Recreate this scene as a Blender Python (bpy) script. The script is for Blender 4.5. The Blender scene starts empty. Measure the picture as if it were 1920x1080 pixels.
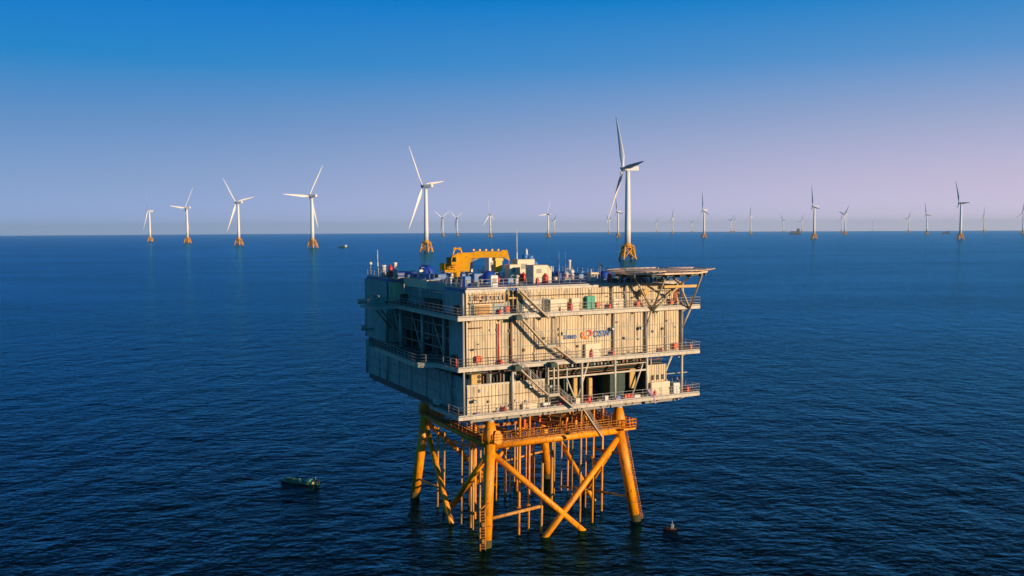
import bpy, math, random
from mathutils import Matrix, Vector
random.seed(7)
rad = math.radians
scene = bpy.context.scene
col = scene.collection
EARTH = 6.371e6                       # the sea is a real curved cap, so the horizon dips as it does from 40 m up

# ------------------------------------------------------------------ camera
CAM_H, FOC, PITCH, ROLL = 40.0, 1734.8, 0.06331, -0.0051
cd = bpy.data.cameras.new('camera'); cam = bpy.data.objects.new('camera', cd); col.objects.link(cam)
cd.sensor_width = 36.0; cd.lens = FOC / 1920 * 36.0; cd.clip_start = 1.0; cd.clip_end = 90000
_fw = Vector((0, math.cos(PITCH), -math.sin(PITCH))); _rt = Vector((1, 0, 0)); _up = _rt.cross(_fw)
_r = _rt * math.cos(ROLL) + _up * math.sin(ROLL); _u = -_rt * math.sin(ROLL) + _up * math.cos(ROLL)
cam.matrix_world = Matrix(((_r.x, _u.x, -_fw.x, 0), (_r.y, _u.y, -_fw.y, 0), (_r.z, _u.z, -_fw.z, CAM_H), (0, 0, 0, 1)))
scene.camera = cam

# ------------------------------------------------------------------ world, sun, exposure
SUN_AZ, SUN_EL = 122.0, 10.8          # clockwise from the view direction (+Y)
SKY_STRENGTH, SUN_STRENGTH, EXPOSURE = 0.1, 4.8, 0.15
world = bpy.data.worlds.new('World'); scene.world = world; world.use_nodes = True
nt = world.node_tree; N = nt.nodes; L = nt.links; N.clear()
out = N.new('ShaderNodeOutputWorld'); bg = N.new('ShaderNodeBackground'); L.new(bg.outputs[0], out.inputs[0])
sky = N.new('ShaderNodeTexSky'); sky.sky_type = 'NISHITA'; sky.sun_disc = False
sky.sun_elevation = rad(SUN_EL); sky.sun_rotation = rad(SUN_AZ); sky.altitude = 40; sky.air_density = 1.0; sky.dust_density = 1.0; sky.ozone_density = 3.0
tc = N.new('ShaderNodeTexCoord'); sp = N.new('ShaderNodeSeparateXYZ'); L.new(tc.outputs['Generated'], sp.inputs[0])
def ramp(stops, nt_=None):
    r = (nt_ or nt).nodes.new('ShaderNodeValToRGB'); e = r.color_ramp.elements
    while len(e) > 1: e.remove(e[-1])
    e[0].position = stops[0][0]; e[0].color = (*stops[0][1], 1)
    for p, c in stops[1:]:
        k = e.new(p); k.color = (*c, 1)
    return r
# sky tint by height above the horizon, away from the sun and towards it
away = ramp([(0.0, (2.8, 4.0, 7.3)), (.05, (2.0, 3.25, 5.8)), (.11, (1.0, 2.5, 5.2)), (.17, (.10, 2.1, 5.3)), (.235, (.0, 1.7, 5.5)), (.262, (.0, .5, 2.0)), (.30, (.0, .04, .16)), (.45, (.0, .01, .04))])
toward = ramp([(0.0, (7.3, 6.0, 7.9)), (.05, (5.6, 4.8, 6.5)), (.11, (3.2, 3.7, 5.7)), (.17, (1.0, 2.7, 5.6)), (.235, (.0, 2.0, 5.2)), (.262, (.0, .6, 2.0)), (.30, (.0, .05, .16)), (.45, (.0, .01, .04))])  # both ramps: unseen upper sky darkened so the near water reflects dark
behind = ramp([(0.0, (.15, 2.4, 4.8)), (.2, (.08, 2.1, 4.6)), (.5, (.04, 1.7, 3.8)), (1, (.0, .7, 1.8))])  # unseen sky behind the camera, set bright blue to light the shaded side
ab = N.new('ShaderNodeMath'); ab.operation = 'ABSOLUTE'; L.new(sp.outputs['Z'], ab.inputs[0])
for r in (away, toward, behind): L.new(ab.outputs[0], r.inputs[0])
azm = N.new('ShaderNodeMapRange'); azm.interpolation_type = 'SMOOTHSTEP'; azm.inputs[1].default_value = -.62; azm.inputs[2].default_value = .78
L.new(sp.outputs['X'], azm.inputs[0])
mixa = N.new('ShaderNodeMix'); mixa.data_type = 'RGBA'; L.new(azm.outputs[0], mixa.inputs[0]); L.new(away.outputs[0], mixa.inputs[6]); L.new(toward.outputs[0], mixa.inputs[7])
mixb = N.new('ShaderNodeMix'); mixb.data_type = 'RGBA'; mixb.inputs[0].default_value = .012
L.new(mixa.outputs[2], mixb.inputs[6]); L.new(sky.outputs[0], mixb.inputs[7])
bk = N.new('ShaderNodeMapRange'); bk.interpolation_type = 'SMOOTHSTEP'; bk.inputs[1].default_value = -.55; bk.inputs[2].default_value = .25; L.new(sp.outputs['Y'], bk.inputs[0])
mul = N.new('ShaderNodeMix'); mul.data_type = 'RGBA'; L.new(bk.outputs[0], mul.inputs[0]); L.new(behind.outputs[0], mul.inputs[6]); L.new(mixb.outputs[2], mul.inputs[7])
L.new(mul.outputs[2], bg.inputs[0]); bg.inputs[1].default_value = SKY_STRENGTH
sd = bpy.data.lights.new('sun', 'SUN'); sun = bpy.data.objects.new('sun', sd); col.objects.link(sun)
sd.energy = SUN_STRENGTH; sd.angle = rad(.5); sd.color = (1.0, .73, .45)
to_sun = Vector((math.sin(rad(SUN_AZ)) * math.cos(rad(SUN_EL)), math.cos(rad(SUN_AZ)) * math.cos(rad(SUN_EL)), math.sin(rad(SUN_EL))))
sun.rotation_euler = to_sun.to_track_quat('Z', 'Y').to_euler(); sun.location = (60, -40, 120)
vs = scene.view_settings; vs.view_transform = 'Standard'; vs.look = 'None'; vs.exposure = EXPOSURE; vs.gamma = 1; vs.use_curve_mapping = False
cy = scene.cycles; cy.max_bounces = 6; cy.volume_bounces = 1; cy.diffuse_bounces = 3; cy.glossy_bounces = 3; cy.caustics_reflective = False; cy.caustics_refractive = False

# ------------------------------------------------------------------ materials
MATS = {}
def mat(name, rgb, rough=.55, metal=0.0, wear=.18, scale=(1.2, 1.2, .25), dirt=None, spec=.5):
    """painted / metal surface with streaky wear that has a shape of its own"""
    m = bpy.data.materials.new(name); m.use_nodes = True; t = m.node_tree; n = t.nodes; l = t.links
    p = n['Principled BSDF']; p.inputs['Roughness'].default_value = rough; p.inputs['Metallic'].default_value = metal
    p.inputs['Specular IOR Level'].default_value = spec
    if wear > 0:
        g = n.new('ShaderNodeNewGeometry'); mp = n.new('ShaderNodeMapping'); mp.inputs['Scale'].default_value = scale
        tx = n.new('ShaderNodeTexNoise'); tx.inputs['Scale'].default_value = 1.0; tx.inputs['Detail'].default_value = 6; tx.inputs['Roughness'].default_value = .62
        l.new(g.outputs['Position'], mp.inputs[0]); l.new(mp.outputs[0], tx.inputs['Vector'])
        d = dirt or tuple(c * .55 for c in rgb)
        r = ramp([(.30, tuple(a * (1 - wear) + b * wear for a, b in zip(rgb, d))), (.55, rgb), (.75, tuple(min(1, c * (1 + wear * .35)) for c in rgb))], t)
        l.new(tx.outputs['Fac'], r.inputs[0]); 
        t2 = n.new('ShaderNodeTexNoise'); t2.inputs['Scale'].default_value = 3.2; t2.inputs['Detail'].default_value = 8
        l.new(mp.outputs[0], t2.inputs['Vector'])
        th = n.new('ShaderNodeMapRange'); th.inputs[1].default_value = .53; th.inputs[2].default_value = .68; th.inputs[4].default_value = wear * 1.6
        l.new(t2.outputs['Fac'], th.inputs[0])
        mx = n.new('ShaderNodeMix'); mx.data_type = 'RGBA'; mx.inputs[7].default_value = (*d, 1); l.new(th.outputs[0], mx.inputs[0]); l.new(r.outputs[0], mx.inputs[6])
        l.new(mx.outputs[2], p.inputs['Base Color'])
    else: p.inputs['Base Color'].default_value = (*rgb, 1)
    MATS[name] = m; return m
M = MATS
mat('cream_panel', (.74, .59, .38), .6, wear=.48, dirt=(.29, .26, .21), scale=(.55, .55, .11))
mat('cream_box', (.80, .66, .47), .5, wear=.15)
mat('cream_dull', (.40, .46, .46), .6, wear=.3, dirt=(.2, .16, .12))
mat('white_paint', (.76, .74, .70), .45, wear=.1)
mat('beam_white', (.62, .56, .46), .5, wear=.35, dirt=(.28, .2, .14))
mat('grey_steel', (.30, .29, .27), .5, wear=.3)
mat('rail_grey', (.42, .40, .38), .45, wear=0)
mat('grating', (.10, .10, .10), .7, wear=.3)
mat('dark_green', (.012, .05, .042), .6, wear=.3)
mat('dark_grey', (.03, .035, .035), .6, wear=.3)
mat('brown_pipe', (.22, .11, .055), .6, wear=.4)
mat('teal_panel', (.09, .30, .30), .5, wear=.3)  # teal of the recess wall and the corner machinery
mat('roof_blue', (.02, .13, .42), .55, wear=.4, scale=(.5, .5, .5), dirt=(.10, .14, .2))
mat('tarp_blue', (.004, .06, .42), .6, wear=.2)
mat('light_blue', (.07, .24, .62), .45, wear=.15)
mat('crane_yellow', (.95, .46, .004), .42, wear=.2, dirt=(.35, .13, .01), scale=(1.2, 1.2, 1.2))
mat('jacket_orange', (1.0, .36, .0), .5, wear=.40, dirt=(.34, .08, .01), scale=(.9, .9, .35))
mat('rust_orange', (.55, .22, .03), .7, wear=.6, dirt=(.12, .035, .012), scale=(1, 1, 1))
mat('tube_tan', (.66, .33, .07), .55, wear=.5, dirt=(.20, .08, .03))
mat('marine_growth', (.10, .085, .02), .9, wear=.5, scale=(2, 2, 2))
mat('red_paint', (.62, .025, .012), .4, wear=.1)
mat('orange_red', (.75, .10, .02), .5, wear=.1)
mat('green_paint', (.0, .32, .20), .45, wear=.2)
mat('black_paint', (.012, .012, .013), .5, wear=0)
mat('logo_blue', (.06, .16, .42), .5, wear=0)
mat('logo_orange', (.85, .20, .02), .5, wear=0)
mat('logo_red', (.78, .07, .035), .5, wear=0)
mat('banner_violet', (.38, .26, .42), .8, wear=.2)
mat('wood_brown', (.12, .07, .03), .8, wear=.4)
mat('boat_green', (.07, .28, .2), .6, wear=.3)
mat('boat_red', (.10, .025, .02), .6, wear=.3)
mat('turbine_white', (.84, .84, .87), .45, wear=.05)
mat('turbine_orange', (.76, .36, .015), .5, wear=.3)
mat('yellow_panel', (.66, .42, .12), .6, wear=.3)
mat('deck_tan', (.82, .60, .46), .7, wear=.4, scale=(.6, .6, .6), dirt=(.4, .3, .25))
mat('stair_tan', (.52, .43, .30), .55, wear=.2)
mat('lamp_glass', (.55, .6, .6), .15, wear=0)

def sea_material():
    m = bpy.data.materials.new('sea_water'); m.use_nodes = True; t = m.node_tree; n = t.nodes; l = t.links
    n.remove(n['Principled BSDF']); di = n.new('ShaderNodeBsdfDiffuse'); di.inputs[0].default_value = (.0, .003, .006, 1)
    gl = n.new('ShaderNodeBsdfGlossy'); gl.inputs[0].default_value = (.11, .60, 1.0, 1); gl.inputs['Roughness'].default_value = .13
    fr = n.new('ShaderNodeFresnel'); fr.inputs[0].default_value = 1.12; mx = n.new('ShaderNodeMixShader')
    l.new(fr.outputs[0], mx.inputs[0]); l.new(di.outputs[0], mx.inputs[1]); l.new(gl.outputs[0], mx.inputs[2]); l.new(mx.outputs[0], n['Material Output'].inputs[0])
    g = n.new('ShaderNodeNewGeometry'); last = None
    for sx, sy, rot, det, dist, sc in ((.035, .07, 12, 3, .9, 1.0), (.13, .075, 30, 3, 2.0, 1.0), (.24, .40, 24, 5, .95, 1.0), (.80, 1.10, -12, 5, .36, 1.0)):
        mp = n.new('ShaderNodeMapping'); mp.inputs['Rotation'].default_value = (0, 0, rad(-rot)); mp.inputs['Scale'].default_value = (sx, sy, 1)
        l.new(g.outputs['Position'], mp.inputs[0])
        tx = n.new('ShaderNodeTexNoise'); tx.inputs['Scale'].default_value = sc; tx.inputs['Detail'].default_value = det; tx.inputs['Roughness'].default_value = .55; tx.inputs['Distortion'].default_value = .35
        l.new(mp.outputs[0], tx.inputs['Vector'])
        b = n.new('ShaderNodeBump'); b.inputs['Strength'].default_value = 1.0; b.inputs['Distance'].default_value = dist * .58
        l.new(tx.outputs['Fac'], b.inputs['Height'])
        if last: l.new(last.outputs[0], b.inputs['Normal'])
        last = b
    for k in (di, gl, fr): l.new(last.outputs[0], k.inputs['Normal'])
    gm = n.new('ShaderNodeMapping'); gm.inputs['Scale'].default_value = (.004, .011, 1); gm.inputs['Rotation'].default_value = (0, 0, rad(-24)); l.new(g.outputs['Position'], gm.inputs[0])
    gt = n.new('ShaderNodeTexNoise'); gt.inputs['Scale'].default_value = 1; gt.inputs['Detail'].default_value = 5; l.new(gm.outputs[0], gt.inputs['Vector'])      # gusts: patches of rougher water
    gr = n.new('ShaderNodeMapRange'); gr.inputs[1].default_value = .35; gr.inputs[2].default_value = .68; gr.inputs[3].default_value = .72; gr.inputs[4].default_value = 1.15; l.new(gt.outputs['Fac'], gr.inputs[0])
    for nd in [x for x in n if x.type == 'BUMP'][1:]:
        dm = n.new('ShaderNodeMath'); dm.operation = 'MULTIPLY'; dm.inputs[1].default_value = nd.inputs['Distance'].default_value; l.new(gr.outputs[0], dm.inputs[0]); l.new(dm.outputs[0], nd.inputs['Distance'])
    return m

# ------------------------------------------------------------------ mesh helpers
class MB:
    def __init__(s): s.v = []; s.f = []; s.sm = []
    def add(s, vs_, fs, smooth=False):
        k = len(s.v); s.v += [tuple(a) for a in vs_]; s.f += [tuple(i + k for i in f) for f in fs]; s.sm += [smooth] * len(fs); return s
    def box(s, x0, y0, z0, x1, y1, z1, bev=0):
        if x0 > x1: x0, x1 = x1, x0
        if y0 > y1: y0, y1 = y1, y0
        if z0 > z1: z0, z1 = z1, z0
        v = [(x0, y0, z0), (x1, y0, z0), (x1, y1, z0), (x0, y1, z0), (x0, y0, z1), (x1, y0, z1), (x1, y1, z1), (x0, y1, z1)]
        return s.add(v, [(0, 3, 2, 1), (4, 5, 6, 7), (0, 1, 5, 4), (1, 2, 6, 5), (2, 3, 7, 6), (3, 0, 4, 7)])
    def bbox(s, x0, y0, z0, x1, y1, z1, c=.05):
        """box with chamfered vertical edges and top"""
        pts = [(x0 + c, y0), (x1 - c, y0), (x1, y0 + c), (x1, y1 - c), (x1 - c, y1), (x0 + c, y1), (x0, y1 - c), (x0, y0 + c)]
        s.prism(pts, z0, z1 - c); cx, cy_ = (x0 + x1) / 2, (y0 + y1) / 2
        k = 1 - 2 * c / max(.2, min(x1 - x0, y1 - y0))
        top = [(cx + (a - cx) * k, cy_ + (b - cy_) * k, z1) for a, b in pts]; bot = [(a, b, z1 - c) for a, b in pts]
        return s.add(bot + top, [(i, (i + 1) % 8, 8 + (i + 1) % 8, 8 + i) for i in range(8)] + [tuple(range(8, 16))])
    def prism(s, pts, z0, z1):
        n = len(pts); return s.add([(a, b, z0) for a, b in pts] + [(a, b, z1) for a, b in pts],
            [tuple(range(n - 1, -1, -1)), tuple(range(n, 2 * n))] + [(i, (i + 1) % n, n + (i + 1) % n, n + i) for i in range(n)])
    def tube(s, p, q, r0, r1=None, n=8, cap=True):
        p, q = Vector(p), Vector(q); r1 = r0 if r1 is None else r1; d = (q - p)
        if d.length < 1e-6: return s
        d.normalize(); a = d.orthogonal().normalized(); b = d.cross(a); k = len(s.v)
        vs_ = [p + (a * math.cos(t) + b * math.sin(t)) * r0 for t in [2 * math.pi * i / n for i in range(n)]] + [q + (a * math.cos(t) + b * math.sin(t)) * r1 for t in [2 * math.pi * i / n for i in range(n)]]
        s.add(vs_, [(i, (i + 1) % n, n + (i + 1) % n, n + i) for i in range(n)], n > 4)
        if cap: s.f += [tuple(k + i for i in range(n - 1, -1, -1)), tuple(k + n + i for i in range(n))]; s.sm += [False] * 2
        return s
    def path(s, pts, r, n=6):
        for a, b in zip(pts, pts[1:]): s.tube(a, b, r, n=n)
        return s
    def beam(s, p, q, w, h):
        p, q = Vector(p), Vector(q); d = (q - p).normalized(); side = d.cross(Vector((0, 0, 1)))
        side = (side if side.length > .01 else Vector((1, 0, 0))).normalized(); up = side.cross(d).normalized()
        c = [side * a * w / 2 + up * b * h / 2 for a, b in ((-1, -1), (1, -1), (1, 1), (-1, 1))]
        return s.add([p + k for k in c] + [q + k for k in c], [(3, 2, 1, 0), (4, 5, 6, 7), (0, 1, 5, 4), (1, 2, 6, 5), (2, 3, 7, 6), (3, 0, 4, 7)])
    def lathe(s, c, prof, n=16, ax=2):
        vs_ = []
        for r, h in prof:
            for i in range(n):
                t = 2 * math.pi * i / n; x, y = r * math.cos(t), r * math.sin(t)
                vs_.append((c[0] + x, c[1] + y, c[2] + h) if ax == 2 else ((c[0] + x, c[1] + h, c[2] + y) if ax == 1 else (c[0] + h, c[1] + x, c[2] + y)))
        m = len(prof); fs = [(j * n + i, j * n + (i + 1) % n, (j + 1) * n + (i + 1) % n, (j + 1) * n + i) for j in range(m - 1) for i in range(n)]
        s.add(vs_, fs, True); k = len(s.v) - len(vs_)
        s.f += [tuple(k + i for i in range(n - 1, -1, -1)), tuple(k + (m - 1) * n + i for i in range(n))]; s.sm += [False, False]
        return s
    def ball(s, c, r, n=14, sz=1.0):
        pr = [(max(.01, r * math.sin(math.pi * k / 8)), -r * sz * math.cos(math.pi * k / 8)) for k in range(9)]
        return s.lathe(c, pr, n)
    def build(s, name, m, parent=None, base=(0, 0, 0)):
        me = bpy.data.meshes.new(name)
        me.from_pydata([(a - base[0], b - base[1], c - base[2]) for a, b, c in s.v], [], s.f)
        me.polygons.foreach_set('use_smooth', s.sm); me.materials.append(MATS[m] if isinstance(m, str) else m); me.update()
        o = bpy.data.objects.new(name, me); col.objects.link(o)
        if parent: o.parent = parent
        return o
def tag(o, label=None, cat=None, group=None, kind=None):
    if label: o['label'] = label
    if cat: o['category'] = cat
    if group: o['group'] = group
    if kind: o['kind'] = kind
    return o
def empty(name, loc, rz=0):
    o = bpy.data.objects.new(name, None); o.empty_display_size = .5; o.location = loc; o.rotation_euler = (0, 0, rz); col.objects.link(o); return o

# platform frame: u runs along the sunlit front, v goes back along the shaded side, z is height above the water
TH = rad(27.147); PX, PY = -5.38, 107.3
def W(u, v, z): return (PX + u * math.cos(TH) - v * math.sin(TH), PY + u * math.sin(TH) + v * math.cos(TH), z)
class Thing:
    def __init__(s, name, label, cat, base, group=None):
        s.base = base; s.root = empty(name, W(*base), TH); tag(s.root, label, cat, group)
    def part(s, name, m, mb, parent=None, label=None):
        o = mb.build(name, m, parent or s.root, s.base)
        if label: o['label'] = label
        return o

# ------------------------------------------------------------------ sea
def build_sea():
    radii = [0, 40, 80, 130, 200, 300, 450, 700] + [1000 + 500 * i for i in range(49)]; n = 256
    v = [(0, 0, 0)]; f = []
    for r in radii[1:]: v += [(r * math.cos(2 * math.pi * i / n), r * math.sin(2 * math.pi * i / n), -r * r / (2 * EARTH)) for i in range(n)]
    f += [(0, 1 + i, 1 + (i + 1) % n) for i in range(n)]
    for k in range(len(radii) - 2):
        a = 1 + k * n; b = a + n; f += [(a + i, b + i, b + (i + 1) % n, a + (i + 1) % n) for i in range(n)]
    mb = MB(); mb.add(v, f, True); tag(mb.build('sea', sea_material()), kind='structure', label='dark blue sea with small wind waves', cat='water')
build_sea()

# ------------------------------------------------------------------ haze
def build_haze():
    mb = MB(); mb.box(-25200, -25200, -101, 25200, 25200, 215)
    m = bpy.data.materials.new('haze_air'); m.use_nodes = True; n = m.node_tree.nodes; n.remove(n['Principled BSDF'])
    pv = n.new('ShaderNodeVolumePrincipled'); pv.inputs['Color'].default_value = (.56, .86, 1.0, 1); pv.inputs['Density'].default_value = 3.5e-5; pv.inputs['Anisotropy'].default_value = .1
    m.node_tree.links.new(pv.outputs[0], n['Material Output'].inputs['Volume'])
    tag(mb.build('haze', m), kind='stuff', label='thin evening haze over the sea', cat='haze')

# ------------------------------------------------------------------ wind turbines
HUB = 119.0
def blade_mb():
    mb = MB(); secs = []
    for i in range(15):
        t = i / 14; r = 2.0 + 84 * t
        ch = 3.4 if t < .02 else (3.4 + (6.0 - 3.4) * min(1, (t - .02) / .18) if t < .2 else 6.0 * (1 - (t - .2) / .8) ** .85 + .7)
        th = 3.2 * (1 - min(1, t / .2)) + ch * .18 * min(1, t / .2) if t < .2 else ch * .18
        tw = rad(24 * (1 - t) ** 2 + 8); pre = -2.5 * t * t
        ring = []
        for k in range(10):
            a = 2 * math.pi * k / 10; x = math.cos(a) * ch / 2 - ch * .18; y = math.sin(a) * th / 2
            ring.append((x * math.cos(tw) - y * math.sin(tw), x * math.sin(tw) + y * math.cos(tw) - pre, r))
        secs += ring
    mb.add(secs, [(j * 10 + i, j * 10 + (i + 1) % 10, (j + 1) * 10 + (i + 1) % 10, (j + 1) * 10 + i) for j in range(14) for i in range(10)] + [tuple(range(9, -1, -1)), tuple(range(140, 150))], True)
    return mb
class Proto: pass
def turbine_parts():
    P = Proto()
    P.tower = MB().lathe((0, 0, 0), [(4.0, 21), (3.9, 40), (3.6, 70), (3.2, 100), (2.8, HUB - 3)], 20)
    n = MB(); n.add([(x, y, z) for y, k in ((-14, .72), (-12.5, .95), (2, 1), (4.5, .85)) for x, z in ((-3.4 * k, HUB - 3.1 * k), (3.4 * k, HUB - 3.1 * k), (3.7 * k, HUB + 2.2 * k), (2.6 * k, HUB + 3.4 * k), (-2.6 * k, HUB + 3.4 * k), (-3.7 * k, HUB + 2.2 * k))],
        [(j * 6 + i, j * 6 + (i + 1) % 6, (j + 1) * 6 + (i + 1) % 6, (j + 1) * 6 + i) for j in range(3) for i in range(6)] + [tuple(range(5, -1, -1)), tuple(range(18, 24))])
    n.box(-1.6, -12, HUB + 3.3, 1.6, -8.5, HUB + 4.6); P.nacelle = n
    P.hub = MB().lathe((0, 0, 0), [(2.2, 0), (2.9, 1.2), (2.9, 3.6), (2.1, 5.4), (.8, 6.4), (.05, 6.6)], 14, ax=1)
    P.blade = blade_mb()
    P.legs = [MB().tube((sx * 9.8, sy * 9.8, -6), (sx * 5.0, sy * 5.0, 17), 1.35, n=10) for sx in (-1, 1) for sy in (-1, 1)]
    b = MB()
    def q(sx, sy, t): return (sx * (9.8 - 4.8 * t), sy * (9.8 - 4.8 * t), -6 + 23 * t)
    for (a, c) in (((-1, -1), (1, -1)), ((1, -1), (1, 1)), ((1, 1), (-1, 1)), ((-1, 1), (-1, -1))):
        b.tube(q(*a, .28), q(*c, .93), .8, n=6); b.tube(q(*c, .28), q(*a, .93), .8, n=6); b.tube(q(*a, .93), q(*c, .93), .6, n=6)
    P.brace = b
    t = MB().lathe((0, 0, 0), [(5.9, 15.8), (6.4, 17.4), (4.6, 19.5), (4.4, 21.2)], 20); t.prism([(8.5 * math.cos(k * math.pi / 4 + .39), 8.5 * math.sin(k * math.pi / 4 + .39)) for k in range(8)], 17.2, 17.8)
    P.trans = t
    r = MB()
    for k in range(16):
        a, c = k * math.pi / 8, (k + 1) * math.pi / 8; pa = (8.3 * math.cos(a), 8.3 * math.sin(a)); pc = (8.3 * math.cos(c), 8.3 * math.sin(c))
        r.tube((*pa, 17.8), (*pa, 19.4), .12, n=5); r.tube((*pa, 19.3), (*pc, 19.3), .12, n=5)
    for x in (-1.2, 1.2): r.tube((x, -11.2, -3), (x, -9.6, 17.5), .35, n=6)
    P.rail = r
    return P
TP = turbine_parts(); TM = {}
def shared(key, mb, name, m, parent):
    if key not in TM:
        o = mb.build(name, m, parent); TM[key] = o; return o
    o = TM[key].copy(); col.objects.link(o); o.parent = parent; return o
def turbine(px, tower_px, rot, yaw_off, label, far=False):
    pitch = (34 if px == 1177 else 16) if yaw_off < -90 else 0
    """px: column in the photo that gives the bearing; tower_px: apparent height that gives the distance"""
    D = FOC * HUB / tower_px; az = math.atan((px - 960) / FOC); x, y = D * math.tan(az), D; d2 = x * x + y * y
    root = empty('wind_turbine', (x, y, -d2 / (2 * EARTH)), 0)
    tag(root, label, 'wind turbine', 'wind turbines standing in the sea around the platform')
    phi = math.degrees(az) + yaw_off; rz = -rad(phi); root.rotation_euler = (0, 0, rz)
    shared('tower', TP.tower, 'tower', 'turbine_white', root); shared('nacelle', TP.nacelle, 'nacelle', 'turbine_white', root)
    tilt = Matrix.Rotation(rad(6), 4, 'X'); flip = 1 if math.cos(rad(phi) - az) > 0 else -1
    at_hub = Matrix.Translation((0, 4.2, HUB)) @ tilt
    h = shared('hub', TP.hub, 'hub', 'turbine_white', root); h.matrix_local = at_hub
    for k in range(3):
        b = shared('blade', TP.blade, 'blade', 'turbine_white', root)
        b.matrix_local = at_hub @ Matrix.Translation((0, 3, 0)) @ Matrix.Rotation(rad(flip * rot + 120 * k), 4, 'Y') @ Matrix.Rotation(rad(pitch), 4, 'Z')
    for k in range(4): shared('leg%d' % k, TP.legs[k], 'jacket_leg', 'turbine_orange', root)
    shared('brace', TP.brace, 'jacket_bracing', 'turbine_orange', root)
    t = shared('trans', TP.trans, 'transition_piece', 'turbine_orange', root); shared('rail', TP.rail, 'railing', 'turbine_orange', t)
B, F = -57, -113      # seen from behind / from the shaded front
turbine(1177, 169, -33, -109, 'tallest wind turbine, on an orange jacket right behind the helideck')
turbine(800, 123, -38, -60, 'second tallest white wind turbine, behind the left end of the yellow crane')
turbine(587, 97, 31, -50, 'white wind turbine with one blade pointing level to the left')
turbine(449, 80, -42, -52, 'white wind turbine third from the left, blades spread like a wide Y')
turbine(353, 66, 33, -58, 'white wind turbine second from the left, one short blade pointing left')
turbine(283, 57, -30, -81, 'leftmost wind turbine of the photo, its rotor seen almost edge on')
turbine(1800, 68, -30, F, 'large wind turbine at the far right with dark blades against the pale sky')
turbine(1526, 61, -22, F + 3, 'wind turbine with dark blades midway between platform and right edge')
turbine(1320, 52, -15, F, 'wind turbine just right of the helideck tip with an orange foot')
turbine(1159, 49, -22, F, 'small wind turbine seen beside the tallest one, just left of its tower', True)
turbine(920, 42, -14, -66, 'faint wind turbine above the tip of the yellow crane boom')
turbine(1028, 43, 25, -62, 'faint white wind turbine right of the tall thin mast, one blade upright')
turbine(831, 35, 60, -50, 'left one of the two hazy wind turbines with Y shaped rotors')
turbine(858, 34, 62, -54, 'right one of the two hazy wind turbines with Y shaped rotors')
turbine(1737, 37, -25, F, 'hazy wind turbine left of the large one at the far right')
turbine(1584, 37, 45, F, 'hazy wind turbine right of the midway one, with an upper blade tilted right')
turbine(1917, 39, 10, F, 'wind turbine cut by the right edge of the photo')
turbine(1407, 32, 0, F, 'pale wind turbine halfway between the two right hand orange footed ones')
for px, hpx, rot, lab in ((1261, 28, 10, 'pinkish hazy wind turbine just above the right part of the helideck'), (1703, 26, 30, 'very faint wind turbine third from the right group of hazy ones'),
        (1844, 28, 0, 'very faint wind turbine between the large right one and the picture edge'), (1040, 25, 40, 'tiny faint wind turbine close right of the one beside the thin mast'),
        (1142, 26, 70, 'tiny faint wind turbine left of the tallest turbine, near its low blade tip'), (1577, 23, 20, 'tiny wind turbine touching the left side of a larger hazy one'),
        (1371, 22, 50, 'left of two tiny wind turbines standing close together on the horizon'), (1377, 20, 15, 'right of two tiny wind turbines standing close together on the horizon'),
        (1231, 18, 30, 'tiny wind turbine on the horizon above the left part of the helideck'), (1298, 17, 60, 'tiny wind turbine on the horizon left of the first orange footed one'),
        (1468, 22, 80, 'tiny wind turbine on the horizon between the pale one and the far ship'), (1503, 21, 25, 'tiny wind turbine on the horizon next to the far ship'),
        (1636, 14, 5, 'smallest speck of a wind turbine on the right hand horizon')):
    turbine(px, hpx, rot, F, lab, True)

# ------------------------------------------------------------------ corrugated wall, railings, stairs
def corr(mb, a0, a1, z0, z1, c, axis='u', sgn=-1, pitch=.37, depth=.08):
    """vertical trapezoid ribs along one face; c = plane, sgn = outward direction"""
    x = a0; prof = []
    while x < a1 - .05:
        p = pitch * random.choice((.8, 1, 1, 1.25)); d = depth * random.uniform(.75, 1.1)
        for fx, fd in ((0, 0), (.46, 0), (.54, -d), (.92, -d), (1.0, 0)): prof.append((min(a1, x + p * fx), c + sgn * (d if fd == 0 else .01)))
        x += p
    prof.append((a1, c)); n = len(prof)
    w = [((a, k, z) if axis == 'u' else (k, a, z)) for z in (z0, z1) for a, k in prof]
    mb.add(w, [(i, i + 1, n + i + 1, n + i) for i in range(n - 1)])
    bk = c - sgn * .25
    if axis == 'u': mb.box(a0, c - sgn * .13, z0, a1, bk, z1)
    else: mb.box(c - sgn * .13, a0, z0, bk, a1, z1)
    return mb
def rail(mb, pts, h=1.1, r=.027, step=1.5, kick=True):
    for p, q in zip(pts, pts[1:]):
        p, q = Vector(p), Vector(q); n = max(1, round((q - p).length / step))
        for i in range(n + 1):
            a = p.lerp(q, i / n); mb.tube(a, a + Vector((0, 0, h)), r * 1.15, n=5)
        for k in (h, h * .66, h * .33): mb.tube(p + Vector((0, 0, k)), q + Vector((0, 0, k)), r, n=5)
        if kick: mb.beam(p + Vector((0, 0, .09)), q + Vector((0, 0, .09)), .02, .16)
    return mb

T = Thing('offshore_substation', 'three storey cream panelled offshore substation block standing on orange legs', 'offshore platform', (15.5, 18, 17.2))
ZA, ZB, ZC, ZR = 29.4, 23.45, 17.8, 33.0
UW, VD = 31.0, 36.7
part = T.part
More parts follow.
